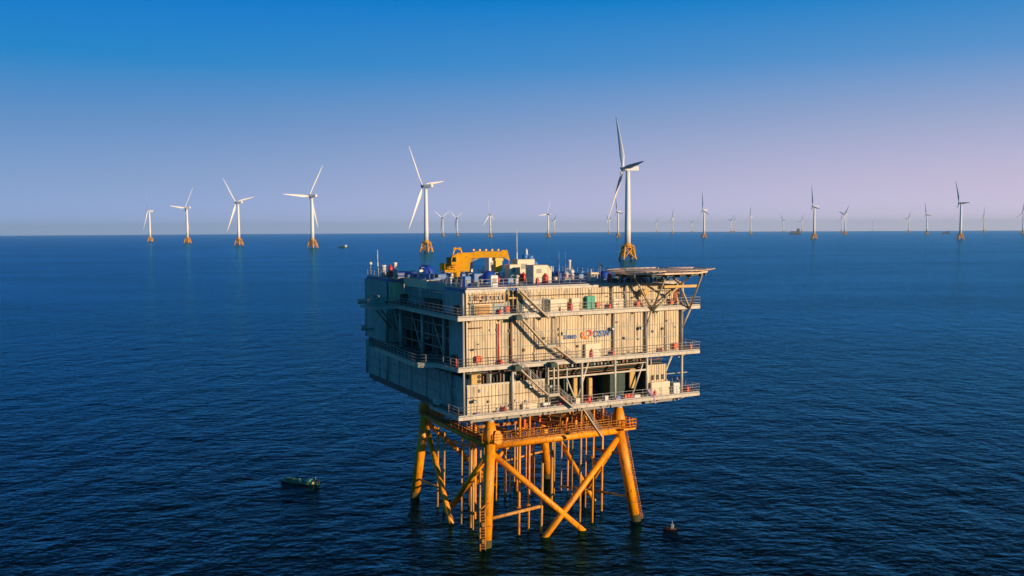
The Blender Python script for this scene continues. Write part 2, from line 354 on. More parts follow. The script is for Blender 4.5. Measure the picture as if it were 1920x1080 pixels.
# decks and slabs
def deck(z, pts, t=.55): return MB().prism(pts, z, z + t)
full = [(.3, .3), (30.9, .3), (30.9, VD - .1), (.3, VD - .1)]
part('lower_deck', 'grating', deck(ZC - .25, full, .75)); part('middle_deck', 'grating', deck(ZB, full, .5)); part('upper_deck', 'grating', deck(ZA, full, .5))
part('roof', 'roof_blue', deck(ZR - .3, [(.12, .12), (30.9, .12), (30.9, VD - .1), (.12, VD - .1), (.12, 27), (2.4, 26.4), (2.4, 6.4), (.12, 6.4)], .32))
g = MB()
for k in range(8): g.box(.6, .7 + k * 5.0, ZC - .62, 30.4, 1.0 + k * 5.0, ZC - .25)
for k in range(7): g.box(.7 + k * 4.95, .5, ZC - .6, 1.0 + k * 4.95, 36.2, ZC - .24)
part('underside_girders', 'grey_steel', g)
# front walkways: edge beam, grating, railing on each level
def walkway(z, pts_out, pts_in, right, name='walkway'):
    e = MB()
    for p, q in zip(pts_out, pts_out[1:]): e.beam((*p, z + .24), (*q, z + .24), .12, .40)
    w = part(name, 'beam_white', e)
    d = MB().prism(list(pts_out) + list(reversed(pts_in)), z + .38, z + .44); part('walkway_grating', 'grating', d, w)
    r = MB(); rail(r, [(*p, z + .46) for p in pts_out]); part('railing', 'rail_grey', r, w)
    return w
walkway(ZA, [(-1.34, 23.0), (-1.34, -.71), (33.6, -.71), (33.6, 12)], [(0, 23.0), (0, 0), (31.0, 0), (31.0, 12)], 1)
walkway(ZB, [(-3.3, 23.2), (-4.1, 5.6), (-2.0, 4.4), (-1.34, -.71), (33.6, -.71), (33.6, 14)], [(0, 23.2), (0, 5.6), (0, 4.4), (0, 0), (31, 0), (31, 14)], 1)
walkway(ZC, [(-1.34, 8), (-1.34, -.71), (33.6, -.71), (33.6, 14)], [(0, 8), (0, 0), (31, 0), (31, 14)], 1)
# brackets under walkways
b = MB()
for z in (ZA, ZB, ZC):
    for k in range(9): b.beam((.4 + k * 3.82, .05, z - .35), (.4 + k * 3.82, -.6, z + .1), .1, .12)
    for k in range(6): b.beam((33.4, .6 + k * 2.4, z + .1), (31.1, .6 + k * 2.4, z - .5), .1, .12)
part('walkway_brackets', 'beam_white', b)
# front walls, one part per storey section
def wall(a0, a1, z0, z1, c=0.0, axis='u', sgn=-1, m='cream_panel', **k): return part('wall_panel', m, corr(MB(), a0, a1, z0, z1, c, axis, sgn, **k))
for a0, a1, z0, z1 in ((0, 5.3, ZA + .5, 32.62), (6.75, 14.0, ZA + .5, 32.7), (14.0, 20.05, ZA + .5, 32.7), (20.05, 25.3, ZA + .5, 32.7), (25.3, 30.85, ZA + .5, 32.7)): wall(a0, a1, z0, z1)
for a0, a1 in ((0, 5.73), (5.73, 10.6), (10.6, 15.3), (15.3, 20.3), (20.3, 25.27), (25.27, 30.85)): wall(a0, a1, ZB + .5, ZA, 0)
for a0, a1 in ((.05, 5.9), (5.9, 10.72)): wall(a0, a1, ZC + .5, 21.6, 0, pitch=.5)
wall(25.75, 28.7, ZC + .5, 22.3, .02)
wall(5.0, 7.0, ZA + .5, 32.7, .9, m='cream_dull')
# flat cap along the wall tops
cap = MB(); cap.box(-.06, -.10, 32.62, 5.45, .3, 32.98); part('wall_cap', 'beam_white', cap)
cap = MB(); cap.box(6.7, -.1, 32.72, 31.0, .3, 33.02); part('wall_cap', 'beam_white', cap)
cap = MB(); cap.box(.02, -.08, 21.6, 10.75, .22, 21.8); part('wall_cap', 'beam_white', cap)
# left (shaded) side
wall(.2, 6.35, ZA + .5, 32.7, 0, 'v', -1, 'cream_dull'); wall(6.6, 26.4, ZA + .5, 32.1, 2.4, 'v', -1, 'teal_panel', pitch=.9); wall(27.1, 36.5, ZA + .5, 32.7, 0, 'v', -1, 'cream_dull')
part('parapet', 'cream_box', MB().box(2.2, 17.5, 32.1, 2.6, 26.4, 33.25)); part('parapet', 'cream_dull', MB().box(2.2, 6.5, 32.1, 2.6, 17.4, 33.1))  # paler far stretch: sun catching the edge is put into its colour
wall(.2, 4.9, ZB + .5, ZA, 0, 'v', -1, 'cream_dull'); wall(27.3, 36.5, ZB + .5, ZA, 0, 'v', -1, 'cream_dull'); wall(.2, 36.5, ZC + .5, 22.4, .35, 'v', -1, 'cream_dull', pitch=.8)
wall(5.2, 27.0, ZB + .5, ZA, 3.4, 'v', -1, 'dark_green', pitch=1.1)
wall(.15, 2.3, ZA + .5, 32.66, 27.0, 'u', -1, 'cream_panel'); wall(.15, 3.3, ZB + .5, ZA, 27.2, 'u', -1, 'cream_dull')
# back and right side so the block is closed
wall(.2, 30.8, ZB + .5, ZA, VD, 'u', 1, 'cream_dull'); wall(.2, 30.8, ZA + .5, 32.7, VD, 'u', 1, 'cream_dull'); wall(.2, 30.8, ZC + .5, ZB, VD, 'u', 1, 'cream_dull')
for z0, z1 in ((ZA + .5, 32.7), (ZB + .5, ZA)): wall(.2, 36.5, z0, z1, 30.95, 'v', 1)
wall(6.5, 36.5, ZC + .5, ZB, 29.5, 'v', 1, 'cream_dull')
# dark bay on the lowest storey
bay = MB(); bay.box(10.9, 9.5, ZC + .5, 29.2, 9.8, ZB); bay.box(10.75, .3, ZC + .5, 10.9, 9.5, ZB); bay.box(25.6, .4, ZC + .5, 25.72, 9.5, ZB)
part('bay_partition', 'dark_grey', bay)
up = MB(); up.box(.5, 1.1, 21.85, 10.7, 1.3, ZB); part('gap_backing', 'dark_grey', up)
# columns
def column(u, v, z0, z1, r=.18, m='grey_steel', sq=False):
    c = MB(); (c.box(u - r, v - r, z0, u + r, v + r, z1) if sq else c.tube((u, v, z0), (u, v, z1), r, n=10)); part('column', m, c)
for u in (5.73, 20.3, 25.27, 31.0): column(u, -.22, ZB + .5, ZA, .13 if u < 25 else .2, 'grey_steel' if u > 6 else 'brown_pipe')
for u in (.0,): column(-.55, -.45, ZC + .5, ZA, .14, 'rail_grey'); column(-.55, -.45, ZA + .5, 32.6, .13, 'rail_grey')
for u in (5.9, 15.58, 20.5, 25.4, 31.0): column(u, -.3, ZC + .5, ZB, .17, 'beam_white')
for u in (10.75, 11.55, 12.15): column(u, -.35, 19.6 if u > 11 else ZC + .5, ZB, .12, 'beam_white')
for u in (11.75, 12.35): column(u, -.5, 25.6, ZA, .1, 'cream_box')
for u in (20.05, 22.1): column(u, -.2, ZA + .5, 32.8, .14)
column(31.05, -.3, ZA + .5, 32.9, .17, 'beam_white')
for v in (6.4, 13.5, 21.5, 27.4): column(-.1, v, ZB + .5, ZA, .22, 'rail_grey')
for v in (6.4, 14, 20): column(-.12, v, ZA + .5, 32.7, .1, 'rail_grey')
for v in (4.5, 27.5, 36.7): column(-.05, v, ZC + .5, ZB, .16, 'rail_grey')
column(-.05, 36.7, ZB + .5, 32.7, .16, 'rail_grey')
# bay bracing, header beam
hb = MB(); hb.beam((10.9, -.3, 21.8), (25.4, -.3, 21.85), .16, .2); hb.beam((10.9, -.3, 22.75), (25.4, -.3, 22.8), .1, .1); part('header_beam', 'beam_white', hb)
for p, q in (((13.4, -.2, 21.7), (14.9, -.2, 18.4)), ((16.6, -.2, ZB), (14.8, -.2, 18.4)), ((25.4, .1, ZB), (23.4, .1, 18.6)), ((29.9, .4, ZB), (27.9, .6, 18.6)), ((31.0, 1.5, ZB), (29.4, 1.5, 20.6))):
    part('diagonal_brace', 'beam_white', MB().tube(p, q, .12, n=8))
for u in (13.9, 26.6): part('vertical_post', 'beam_white', MB().tube((u, .5, ZC + .5), (u, .5, ZB), .1))
part('outrigger_beam', 'rail_grey', MB().beam((28.9, .4, 20.9), (32.4, .4, 20.9), .1, .1))
# ceiling clutter: cable trays and pipes seen under the middle deck edge
for k in range(5): part('pipe', random.choice(('brown_pipe', 'dark_green', 'cream_dull')), MB().tube((2.2, .5 + k * .12, 22.9 - k * .25), (28.5, .5 + k * .12, 22.95 - k * .25), .07))
for k in range(26):
    u = 11.2 + k * .54; w_ = random.uniform(.15, .45); part('junction_box', random.choice(('dark_green', 'brown_pipe', 'cream_dull', 'dark_grey')), MB().box(u, .2 + (k % 3) * .02, 22.9, u + w_, .7, 22.9 + random.uniform(.15, .5)))
for k in range(18):
    u = 2.3 + k * .45; part('junction_box', random.choice(('dark_green', 'brown_pipe', 'cream_dull', 'dark_grey')), MB().box(u, .3 + (k % 3) * .02, 21.8, u + random.uniform(.1, .42), .9, 21.8 + random.uniform(.2, 1.2)))

# conduits across the walls
part('pipe', 'brown_pipe', MB().path([(6.8, -.2, 32.0), (14, -.2, 32.0), (20, -.2, 31.95), (30, -.2, 31.95)], .055)); part('pipe', 'brown_pipe', MB().path([(.3, -.2, 31.35), (4.9, -.2, 31.4)], .06))
part('pipe', 'cream_dull', MB().path([(.2, -.17, 26.0), (11, -.17, 26.0), (30.6, -.17, 25.95)], .045))
part('pipe', 'brown_pipe', MB().path([(.2, -.17, 20.3), (10.4, -.17, 20.3)], .045))
part('fire_main', 'red_paint', MB().path([(4.08, -.25, 28.9), (4.08, -.25, 24.0)], .1, 8)); part('pipe', 'brown_pipe', MB().path([(.35, -.22, 28.5), (1.9, -.22, 28.5)], .08))
part('pipe', 'orange_red', MB().path([(29.9, -.2, 32.2), (29.9, -.2, 30.0)], .06)); part('pipe', 'orange_red', MB().path([(30.2, -.2, 32.2), (30.2, -.2, 30.0)], .06))
for u in (2.4, 8.3, 9.7, 13.3, 16.9, 22.9, 27.9):
    part('conduit', 'cream_dull', MB().path([(u, -.16, ZA + .6), (u, -.16, 32.5)], .035, 5))
for u in (7.4, 9.0, 23.6, 28.4): part('conduit', 'brown_pipe', MB().path([(u, -.16, ZB + .6), (u, -.16, ZA - .1)], .035, 5))
random.seed(21)
for z0, zr in ((ZA + .6, 1.9), (ZB + .6, 4.2), (ZC + .6, 2.6)):
    for k in range(26):
        u = .5 + k * 1.18 + random.uniform(-.3, .3)
        if z0 < 20 and 10.6 < u < 25.6: continue
        if 12.9 < u < 20.3 and 23 < z0 < 25: z = z0 + random.uniform(0, 1.6)
        else: z = z0 + random.uniform(0, zr)
        part('junction_box', random.choice(('cream_dull', 'grey_steel', 'brown_pipe', 'rail_grey', 'dark_grey')), MB().box(u, -.24, z, u + random.uniform(.12, .34), -.13, z + random.uniform(.12, .4)))
for z in (27.6, 24.9): part('cable_ladder', 'cream_dull', MB().box(.3, -.2, z, 30.6, -.13, z + .05))
for k, z in enumerate((30.6, 31.1)): part('cable_ladder', ('rail_grey', 'cream_dull')[k], MB().box(6.9, -.2, z + .9, 30.6, -.13, z + .94))
for k in range(24):          # things stowed along the walkways behind the rails
    u = 1.0 + k * 1.3; part('stowed_box', random.choice(('grating', 'grey_steel', 'dark_grey', 'banner_violet')), MB().box(u, -.6, ZC + .45, u + random.uniform(.2, .7), -.25, ZC + .45 + random.uniform(.1, .32)))
    part('stowed_box', random.choice(('grating', 'grey_steel', 'dark_grey', 'banner_violet')), MB().box(u, -.6, ZB + .45, u + random.uniform(.2, .8), -.25, ZB + .45 + random.uniform(.08, .28)))
    part('stowed_box', random.choice(('grating', 'grey_steel', 'dark_grey', 'rail_grey')), MB().box(u, -.6, ZA + .45, u + random.uniform(.2, .8), -.25, ZA + .45 + random.uniform(.08, .28)))
for k in range(9):           # pipework and posts on the shaded side
    v = 6.2 + k * 2.5; part('interior_post', 'rail_grey', MB().tube((1.4 + (k % 3) * .4, v, ZB + .5), (1.4 + (k % 3) * .4, v, ZA), .07, n=6))
for z in (25.0, 26.4, 27.9): part('pipe', 'rail_grey', MB().tube((1.1, 5.4, z), (1.1, 26.8, z), .08, n=6))
for v in (8.0, 15.5, 22.5): part('diagonal_brace', 'rail_grey', MB().tube((.6, v, ZB + .5), (.6, v + 4.2, ZA), .09, n=6))
for z in (30.9, 31.8): part('pipe', 'rail_grey', MB().tube((2.2, 7, z), (2.2, 26, z), .06, n=6))
for v in (9.5, 12.5, 18, 24.5): part('conduit', 'rail_grey', MB().tube((2.25, v, ZA + .5), (2.25, v, 32.1), .06, n=6))
for z in (19.6, 21.0): part('pipe', 'rail_grey', MB().tube((.15, 1.0, z), (.15, 36, z), .05, n=6))
for v in (8.5, 13, 18.5, 23.2, 31.5): part('conduit', 'rail_grey', MB().tube((.15, v, ZC + .5), (.15, v, 22.4), .06, n=6))
# louvre, doors, hatches mounted on the wall
lv = MB(); lv.box(.95, -.2, 29.95, 3.15, -.13, 31.25); lo = part('louvre', 'cream_box', lv)
sl = MB()
for k in range(6): sl.add([(1.1, -.22, 30.05 + k * .2), (3.0, -.22, 30.05 + k * .2), (3.0, -.34, 30.0 + k * .2), (1.1, -.34, 30.0 + k * .2), (1.1, -.22, 30.15 + k * .2), (3.0, -.22, 30.15 + k * .2), (3.0, -.34, 30.1 + k * .2), (1.1, -.34, 30.1 + k * .2)],
    [(3, 2, 1, 0), (4, 5, 6, 7), (0, 1, 5, 4), (1, 2, 6, 5), (2, 3, 7, 6), (3, 0, 4, 7)])
part('louvre_slats', 'tube_tan', sl, lo)
def door(u0, u1, z0, z1, m, v=-.05, name='door', handle=True):
    d = MB(); d.box(u0, v - .12, z0, u1, v - .02, z1); f = MB()
    for a, b_, c_, e in ((u0 - .08, z0, u0, z1 + .08), (u1, z0, u1 + .08, z1 + .08), (u0, z1, u1, z1 + .08)): f.box(a, v - .15, b_, c_, v, e)
    o = part(name, m, d); part('door_frame', 'cream_dull', f, o)
    if handle: part('handle', 'grey_steel', MB().tube((u1 - .18, v - .2, z0 + 1.0), (u1 - .05, v - .2, z0 + 1.0), .03), o)
door(.55, .95, 29.95, 31.2, 'dark_green', name='narrow_door', handle=False)
door(3.65, 4.95, 29.95, 31.2, 'cream_dull'); door(6.85, 7.3, 30.1, 31.6, 'dark_green', name='door', handle=False); door(10.3, 10.85, 29.95, 31.6, 'dark_grey')
door(20.4, 21.9, 29.95, 31.1, 'cream_box', name='hatch', handle=False); door(7.5, 9.9, 30.0, 31.4, 'cream_box', name='hatch', handle=False)
# stairs on the front
def stair(u0, z0, u1, z1, v0=-1.4, v1=-.85):
    m_ = MB()
    for v in (v0, v1): m_.beam((u0, v, z0), (u1, v, z1), .05, .15)
    m_.beam((u0, (v0 + v1) / 2, z0 - .07), (u1, (v0 + v1) / 2, z1 - .07), v1 - v0, .03)
    s_ = part('staircase', 'stair_tan', m_); n = max(2, int(abs(z1 - z0) / .24)); tr = MB()
    for i in range(1, n):
        a = u0 + (u1 - u0) * i / n; z = z0 + (z1 - z0) * i / n; tr.box(a - .1, v0 + .04, z - .02, a + .1, v1 - .04, z + .02)
    part('treads', 'grating', tr, s_); r = MB()
    for v in (v0, v1):
        r.tube((u0, v, z0 + 1.0), (u1, v, z1 + 1.0), .024, n=5); r.tube((u0, v, z0 + .55), (u1, v, z1 + .55), .018, n=5)
        for i in range(0, 6): a = u0 + (u1 - u0) * i / 5; z = z0 + (z1 - z0) * i / 5; r.tube((a, v, z), (a, v, z + 1.0), .022, n=5)
    part('handrail', 'rail_grey', r, s_)
def landing(u0, u1, z, v0=-1.45, v1=-.75):
    l_ = part('landing', 'stair_tan', MB().box(u0, v0, z - .12, u1, v1, z + .08)); part('railing', 'rail_grey', rail(MB(), [(u0, v0, z + .08), (u1, v0, z + .08)]), l_)
stair(6.5, 32.75, 10.4, 29.3); stair(6.6, 29.5, 10.1, 25.9); landing(10.05, 11.3, 25.85); stair(11.25, 25.8, 14.2, 23.6)
stair(6.1, 23.7, 10.3, 19.95); landing(10.25, 11.75, 19.9); stair(11.7, 19.85, 13.8, 18.1)
stair(16.9, 17.3, 19.8, 13.3, 1.6, 2.1)
for (u, z) in ((6.2, ZA), (6.0, ZB), (10.9, ZB)): part('stair_bracket', 'dark_green', MB().box(u - .45, -1.75, z - .1, u + .35, -.75, z + .45))
# lifting frame at the notch top
fr = MB(); fr.box(5.35, -.35, 31.75, 7.6, -.2, 31.95); fr.tube((5.4, -.3, 31.5), (5.4, -.3, 32.9), .09); fr.tube((6.0, -.3, 30.6), (6.0, -.3, 32.8), .09); fr.box(6.9, -.5, 31.9, 7.7, .2, 32.4); fr.tube((6.5, -.4, 29.9), (6.5, -.4, 32.4), .08); part('davit_frame', 'yellow_panel', fr)
fr = MB(); 
for k in range(9): u = .5 + k * .53; part('cable_gland', random.choice(('brown_pipe', 'cream_dull', 'tube_tan', 'yellow_panel')), MB().box(u, -.22, 31.6 + random.uniform(0, .35), u + random.uniform(.12, .3), -.13, 32.05 + random.uniform(0, .3)))
for z in (31.75, 32.1, 32.4): part('pipe', random.choice(('brown_pipe', 'tube_tan')), MB().tube((.3, -.2, z), (5.0, -.2, z), .035, n=5))
# roof edge railings and roof plant that is fixed to the roof
r = MB(); rail(r, [(.2, 6.3, ZR + .02), (.2, .2, ZR + .02), (6.6, .2, ZR + .02), (30.8, .2, ZR + .02), (30.8, 36.4, ZR + .02)]); rail(r, [(.2, 36.4, ZR + .02), (.2, 27.1, ZR + .02), (2.5, 26.5, ZR + .02), (2.5, 6.5, ZR + .02)]); part('roof_railing', 'rail_grey', r)
# left walkway supports and the two outriggers at the back corner
for v in (23, 25.5): part('diagonal_brace', 'grey_steel', MB().tube((-.1, v, ZA - 3.2), (-2.6, v + .4, ZA), .14))
ex = part('corner_platform', 'rail_grey', MB().box(-4.9, 19.6, ZA, -1.3, 24.4, ZA + .3)); part('railing', 'rail_grey', rail(MB(), [(-1.4, 19.65, ZA + .3), (-4.85, 19.65, ZA + .3), (-4.85, 24.3, ZA + .3)]), ex)
for v in (30.0, 33.0): part('outrigger_beam', 'grey_steel', MB().box(-3.4 if v < 31 else -2.0, v, 29.4 if v < 31 else 25.2, .1, v + .3, 29.7 if v < 31 else 25.5))
part('outrigger_box', 'rail_grey', MB().bbox(-3.3, 29.8, 29.7, -2.3, 30.8, 30.1)); part('outrigger_box', 'rail_grey', MB().bbox(-1.9, 32.8, 25.5, -1.2, 33.5, 26.0))
for v in range(7, 27, 3): part('interior_post', 'grey_steel', MB().tube((2.6, v, ZB + .5), (2.6, v, ZA), .09))
# company lettering on the middle storey: blue letters, an orange and red swirl mark, blue letters
def text_mesh(txt, u, z, h, m, parent, name='lettering', wscale=1.0):
    cu = bpy.data.curves.new('lettering', 'FONT'); cu.body = txt; cu.size = h * 1.4; cu.extrude = .012; cu.offset = .02
    tmp = bpy.data.objects.new('tmp', cu); col.objects.link(tmp)
    me = bpy.data.meshes.new_from_object(tmp.evaluated_get(bpy.context.evaluated_depsgraph_get())); bpy.data.objects.remove(tmp)
    me.transform(Matrix.Diagonal((wscale, 1, 1, 1))); me.transform(Matrix.Rotation(math.pi / 2, 4, 'X')); me.transform(Matrix.Translation((u - T.base[0], -.19 - T.base[1], z - T.base[2])))
    me.materials.clear(); me.materials.append(MATS[m]); o = bpy.data.objects.new(name, me); col.objects.link(o); o.parent = parent; return o
bpy.context.view_layer.update()
o1 = text_mesh('ane', 13.15, 26.5, .72, 'logo_blue', T.root, wscale=1.25); o2 = text_mesh('OSW', 17.35, 26.52, .80, 'logo_blue', T.root, wscale=1.0)
def swirl(cu_, cz, r0, a0, a1, w, m):
    mb = MB(); n = 12; p = []
    for i in range(n + 1):
        t = rad(a0 + (a1 - a0) * i / n); ww = w * math.sin(math.pi * (i + .6) / (n + 1.2))
        p.append(((cu_ + math.cos(t) * (r0 - ww / 2)), (cz + math.sin(t) * (r0 - ww / 2)))); p.append(((cu_ + math.cos(t) * (r0 + ww / 2)), (cz + math.sin(t) * (r0 + ww / 2))))
    v = [(a, -.2, b_) for a, b_ in p] + [(a, -.15, b_) for a, b_ in p]; k = len(p)
    f = [(2 * i, 2 * i + 1, 2 * i + 3, 2 * i + 2) for i in range(n)] + [(2 * i, 2 * i + 2, k + 2 * i + 2, k + 2 * i) for i in range(n)] + [(2 * i + 1, k + 2 * i + 1, k + 2 * i + 3, 2 * i + 3) for i in range(n)]
    mb.add(v, f); return part('logo_mark', m, mb)
swirl(16.05, 26.85, .34, 60, 330, .28, 'logo_orange'); swirl(16.75, 27.05, .34, -130, 150, .26, 'logo_red'); swirl(16.4, 26.7, .3, 180, 330, .2, 'logo_orange')

# ------------------------------------------------------------------ jacket
J = Thing('jacket_foundation', 'orange tubular steel jacket with four legs standing in the sea under the substation', 'jacket foundation', (16, 18, 0))
jp = J.part
ZT, ZD = 12.6, -9.0
def leg_at(i, j, z):                                                # i: left/right, j: front/back
    t = (ZT - z) / ZT; return ((6.3 - 1.3 * t, 25.9 + 1.9 * t)[i], (6.8 - 1.3 * t, 28.9 + 1.3 * t)[j], z)
R_LEG = .68
for i in (0, 1):
    for j_ in (0, 1):
        l_ = jp('leg', 'jacket_orange', MB().tube(leg_at(i, j_, .9), leg_at(i, j_, ZT + .4), R_LEG, n=20))
        jp('waterline_section', 'marine_growth', MB().tube(leg_at(i, j_, ZD), leg_at(i, j_, .9), R_LEG + .02, n=20), l_)
        jp('leg_collar', 'rust_orange', MB().tube(leg_at(i, j_, 2.6), leg_at(i, j_, 2.75), R_LEG + .06, n=20), l_)
        top = leg_at(i, j_, ZT + .4); x, y = top[0], top[1]
        jp('pile_stub', 'cream_dull', MB().lathe((x, y, 0), [(.5, ZT + .4), (.5, ZC - .2)], 16), l_)
        # stabbing cone with guard plates
        cn = MB(); cn.lathe((x, y, 0), [(R_LEG + .05, ZT + .2), (.95, ZT + .9), (.95, ZT + 1.5), (.52, ZT + 3.1)], 8)
        jp('stabbing_cone', 'jacket_orange', cn, l_)
def lerp3(a, b, t): return tuple(p + (q - p) * t for p, q in zip(a, b))
def xbrace(a, c, r=.40, fr_=.6, stop=None):
    """X between legs a and c; both diagonals run on below the water"""
    for p, q in ((a, c), (c, a)):
        jp('diagonal_brace', 'jacket_orange', MB().tube(leg_at(*p, ZT - .8), lerp3(leg_at(*p, ZT - .8), lerp3(leg_at(*p, 0), leg_at(*q, 0), fr_), .80 if stop == p else 1.3), r, n=14))
import itertools
xbrace((0, 0), (1, 0), .40, .622); xbrace((1, 0), (1, 1), .34, .56); xbrace((0, 1), (1, 1), .34, .6); xbrace((0, 0), (0, 1), .40, .55, (0, 0))
# ring beams, deck on top of them
def ring(a, c, r=.48, w=1.25, m='jacket_orange', side=1):
    p, q = leg_at(*a, ZT - .1), leg_at(*c, ZT - .1); o = jp('ring_beam', m, MB().tube(p, q, r, n=14))
    P_, Q_ = Vector(p), Vector(q); d = (Q_ - P_).normalized(); s_ = d.cross(Vector((0, 0, 1))) * side
    w_ = MB(); w_.beam(P_ + s_ * .5 + Vector((0, 0, .56)), Q_ + s_ * .5 + Vector((0, 0, .56)), w, .08); jp('catwalk', 'rust_orange', w_, o)
    r_ = MB()
    for off in (.5 + w / 2, .5 - w / 2): rail(r_, [P_ + s_ * off + Vector((0, 0, .6)), Q_ + s_ * off + Vector((0, 0, .6))], 1.05, .045, 1.2)
    jp('railing', 'rust_orange', r_, o); return o
ring((0, 0), (1, 0)); ring((1, 0), (1, 1)); ring((1, 1), (0, 1)); ring((0, 1), (0, 0), .5)
deckm = MB()
for v in (12, 17, 22): deckm.beam((6.3, v, ZT + .1), (25.9, v, ZT + .1), .3, .4)
for u in (12, 19): deckm.beam((u, 7.0, ZT - .1), (u, 28.7, ZT - .1), .3, .4)
jp('deck_beams', 'rust_orange', deckm)
jp('cellar_platform', 'rust_orange', MB().box(17.5, 8.5, ZT + .35, 25.0, 20, ZT + .45))
for k in range(30):
    u = 13.0 + k * .41; v = (7.5, 9.2, 11.6, 14.0)[k % 4] + random.uniform(0, .4); a = random.uniform(.14, .34); jp('cable_hangoff', random.choice(('rust_orange', 'jacket_orange', 'orange_red')), MB().box(u, v, ZT + .5, u + a, v + a * 1.5, ZT + .5 + random.uniform(.25, 1.2)))

cg = MB()
for k in range(11):
    u = 17.8 + k * .62; cg.path([(u, 9 + (k % 3), ZT + .5), (u + .3, 9.4 + (k % 3), ZT + 1.8), (u + .9, 10, ZT + 2.2)], .07)
jp('cable_bundle', 'rust_orange', cg)
# upper knee braces from the ring to the topside
for p, q in (((25.9, 28.9, ZT + 3.6), (21.3, 28.9, ZT + .4)), ((25.9, 28.9, ZT + 3.6), (26.0, 23.2, ZT + .4)), ((6.3, 28.9, ZT + 3.0), (6.3, 24.5, ZT + .2))):
    jp('knee_brace', 'jacket_orange', MB().tube(p, q, .28, n=12))
jp('deck_post', 'jacket_orange', MB().tube((25.2, 27.7, ZT), (25.2, 27.7, ZC - .5), .55, n=14))
# J tubes and caissons: (u, v, radius, top, bottom, material)
tubes = [(10.83, 7.9, .17, ZC - .4, .0), (12.5, 8.3, .19, ZC - .4, .0), (13.6, 6.9, .17, 9.4, .0), (21.4, 17.9, .30, ZT, .0), (20.6, 8.6, .16, ZC - .4, .0), (22.0, 7.6, .19, ZC - .4, .0),
    (26.0, 23.0, .14, ZT, .0), (26.9, 22.6, .14, ZT, .0), (25.2, 24.4, .14, ZT, .0), (24.2, 22.0, .14, ZC - 1, .0), (24.8, 14.0, .15, ZC - 1, .0), (25.3, 12.4, .15, ZC - 1, .0), (25.9, 11.4, .15, ZC - 1, .0), (23.4, 15.4, .15, ZC - 1, .0),
    (6.4, 13.4, .17, ZC - .4, .0), (8.5, 16.6, .26, ZC - .4, .0), (5.9, 21.6, .2, ZT - 1, .0), (6.1, 24.3, .2, ZT - 1, .0), (20.4, 27.8, .15, ZT, .0), (18.2, 26.5, .17, ZC - 1, .0), (16.4, 27, .2, ZC - 1, .0), (14.2, 25.6, .14, ZC - 1, .0), (12.2, 24.6, .15, ZT, .0), (10.4, 22.6, .2, ZT, .0), (9.2, 19.4, .14, ZT, .0), (7.4, 18.3, .14, ZT, .0)]
random.seed(11)
tubes += [(10 + k * 1.7 + random.uniform(-.3, .3), 20 + (k * 37 % 9), random.uniform(.12, .2), ZT if k % 2 else ZC - .6, 0) for k in range(9)] + [(5.9 + .4 * (k % 2), 9.6 + k * 2.9, .15, ZT - .4, 0) for k in range(3)]
for (u, v, r_, zt, zb) in tubes: jp('cable_tube', random.choice(('tube_tan', 'tube_tan', 'jacket_orange')), MB().tube((u + .25, v - .2, zt), (u, v, -5), r_ * random.uniform(.7, 1.1), n=10))
for p, q in ((leg_at(0, 0, 3.4), (13.6, 6.9, 3.6)), (leg_at(0, 1, 2.9), (6.0, 21.6, 3.2)), (leg_at(1, 0, 3.2), (25.0, 13, 2.8)), ((25.0, 13, 2.8), (22.5, 17, 2.6)), (leg_at(1, 1, 4.6), (16.4, 27, 4.4)), ((16.4, 27, 9.6), (10.4, 22.6, 9.6)), ((10.4, 22.6, 3.5), (8.5, 16.6, 3.5)), (leg_at(0, 0, 7.2), (8.5, 16.6, 7.0)), ((8.5, 16.6, 10), (7.4, 22, 10.0)), ((25.3, 12.4, 8.8), leg_at(1, 0, 9.2))):
    jp('guide_brace', 'tube_tan', MB().tube(p, q, .16 if q[2] != 3.6 else .22, n=10))
for (u, v, z) in ((10.83, 7.9, 3.5), (12.5, 8.3, 3.5), (22, 7.6, 9), (8.5, 16.6, 7), (25.3, 12.4, 8.8), (16.4, 27, 4.4)): jp('pipe_clamp', 'rust_orange', MB().tube((u + .05, v, z - .2), (u + .05, v, z + .2), .34, n=10))
# ladder on the right leg, boat landing at the left front leg
ld = MB(); a, c = Vector(leg_at(1, 0, .3)) + Vector((.62, -.45, 0)), Vector(leg_at(1, 0, ZT)) + Vector((.62, -.45, 0))
for k in (0, .38): ld.tube(a + Vector((k, k * .3, 0)), c + Vector((k, k * .3, 0)), .05, n=5)
for k in range(36): p = a.lerp(c, k / 36); ld.tube(p, p + Vector((.38, .11, 0)), .04, n=5)
jp('ladder', 'rust_orange', ld)
bl = MB()
for du in (-1.25, -.55):
    x, y, z = leg_at(0, 0, 0); bl.tube((x + du, y - .9, -1.5), (x + du, y - .9, 5.2), .12, n=8); bl.tube((x + du, y - .9, 5.2), (x + .2, y - .3, 5.7), .1); bl.tube((x + du, y - .9, .9), (x, y, .9), .1)
for k in range(14): bl.tube((x - 1.25, y - .9, .2 + k * .36), (x - .55, y - .9, .2 + k * .36), .05, n=5)
bl.ball((x - 1.1, y - 1.4, 3.4), .34); bl.ball((x - 1.1, y - 1.4, 1.3), .34)
jp('boat_landing', 'rust_orange', bl)
rp = MB(); x, y, z = leg_at(1, 0, ZT); rp.prism([(x - .2, y - 1.4), (x + 1.8, y - 1.4), (x + 1.8, y + 1.0), (x - .2, y + 1.0)], ZT + .1, ZT + .2); o = jp('corner_platform', 'jacket_orange', rp)
jp('railing', 'jacket_orange', rail(MB(), [(x - .2, y - 1.4, ZT + .2), (x + 1.8, y - 1.4, ZT + .2), (x + 1.8, y + 1.0, ZT + .2)], 1.3, .06, .9), o)
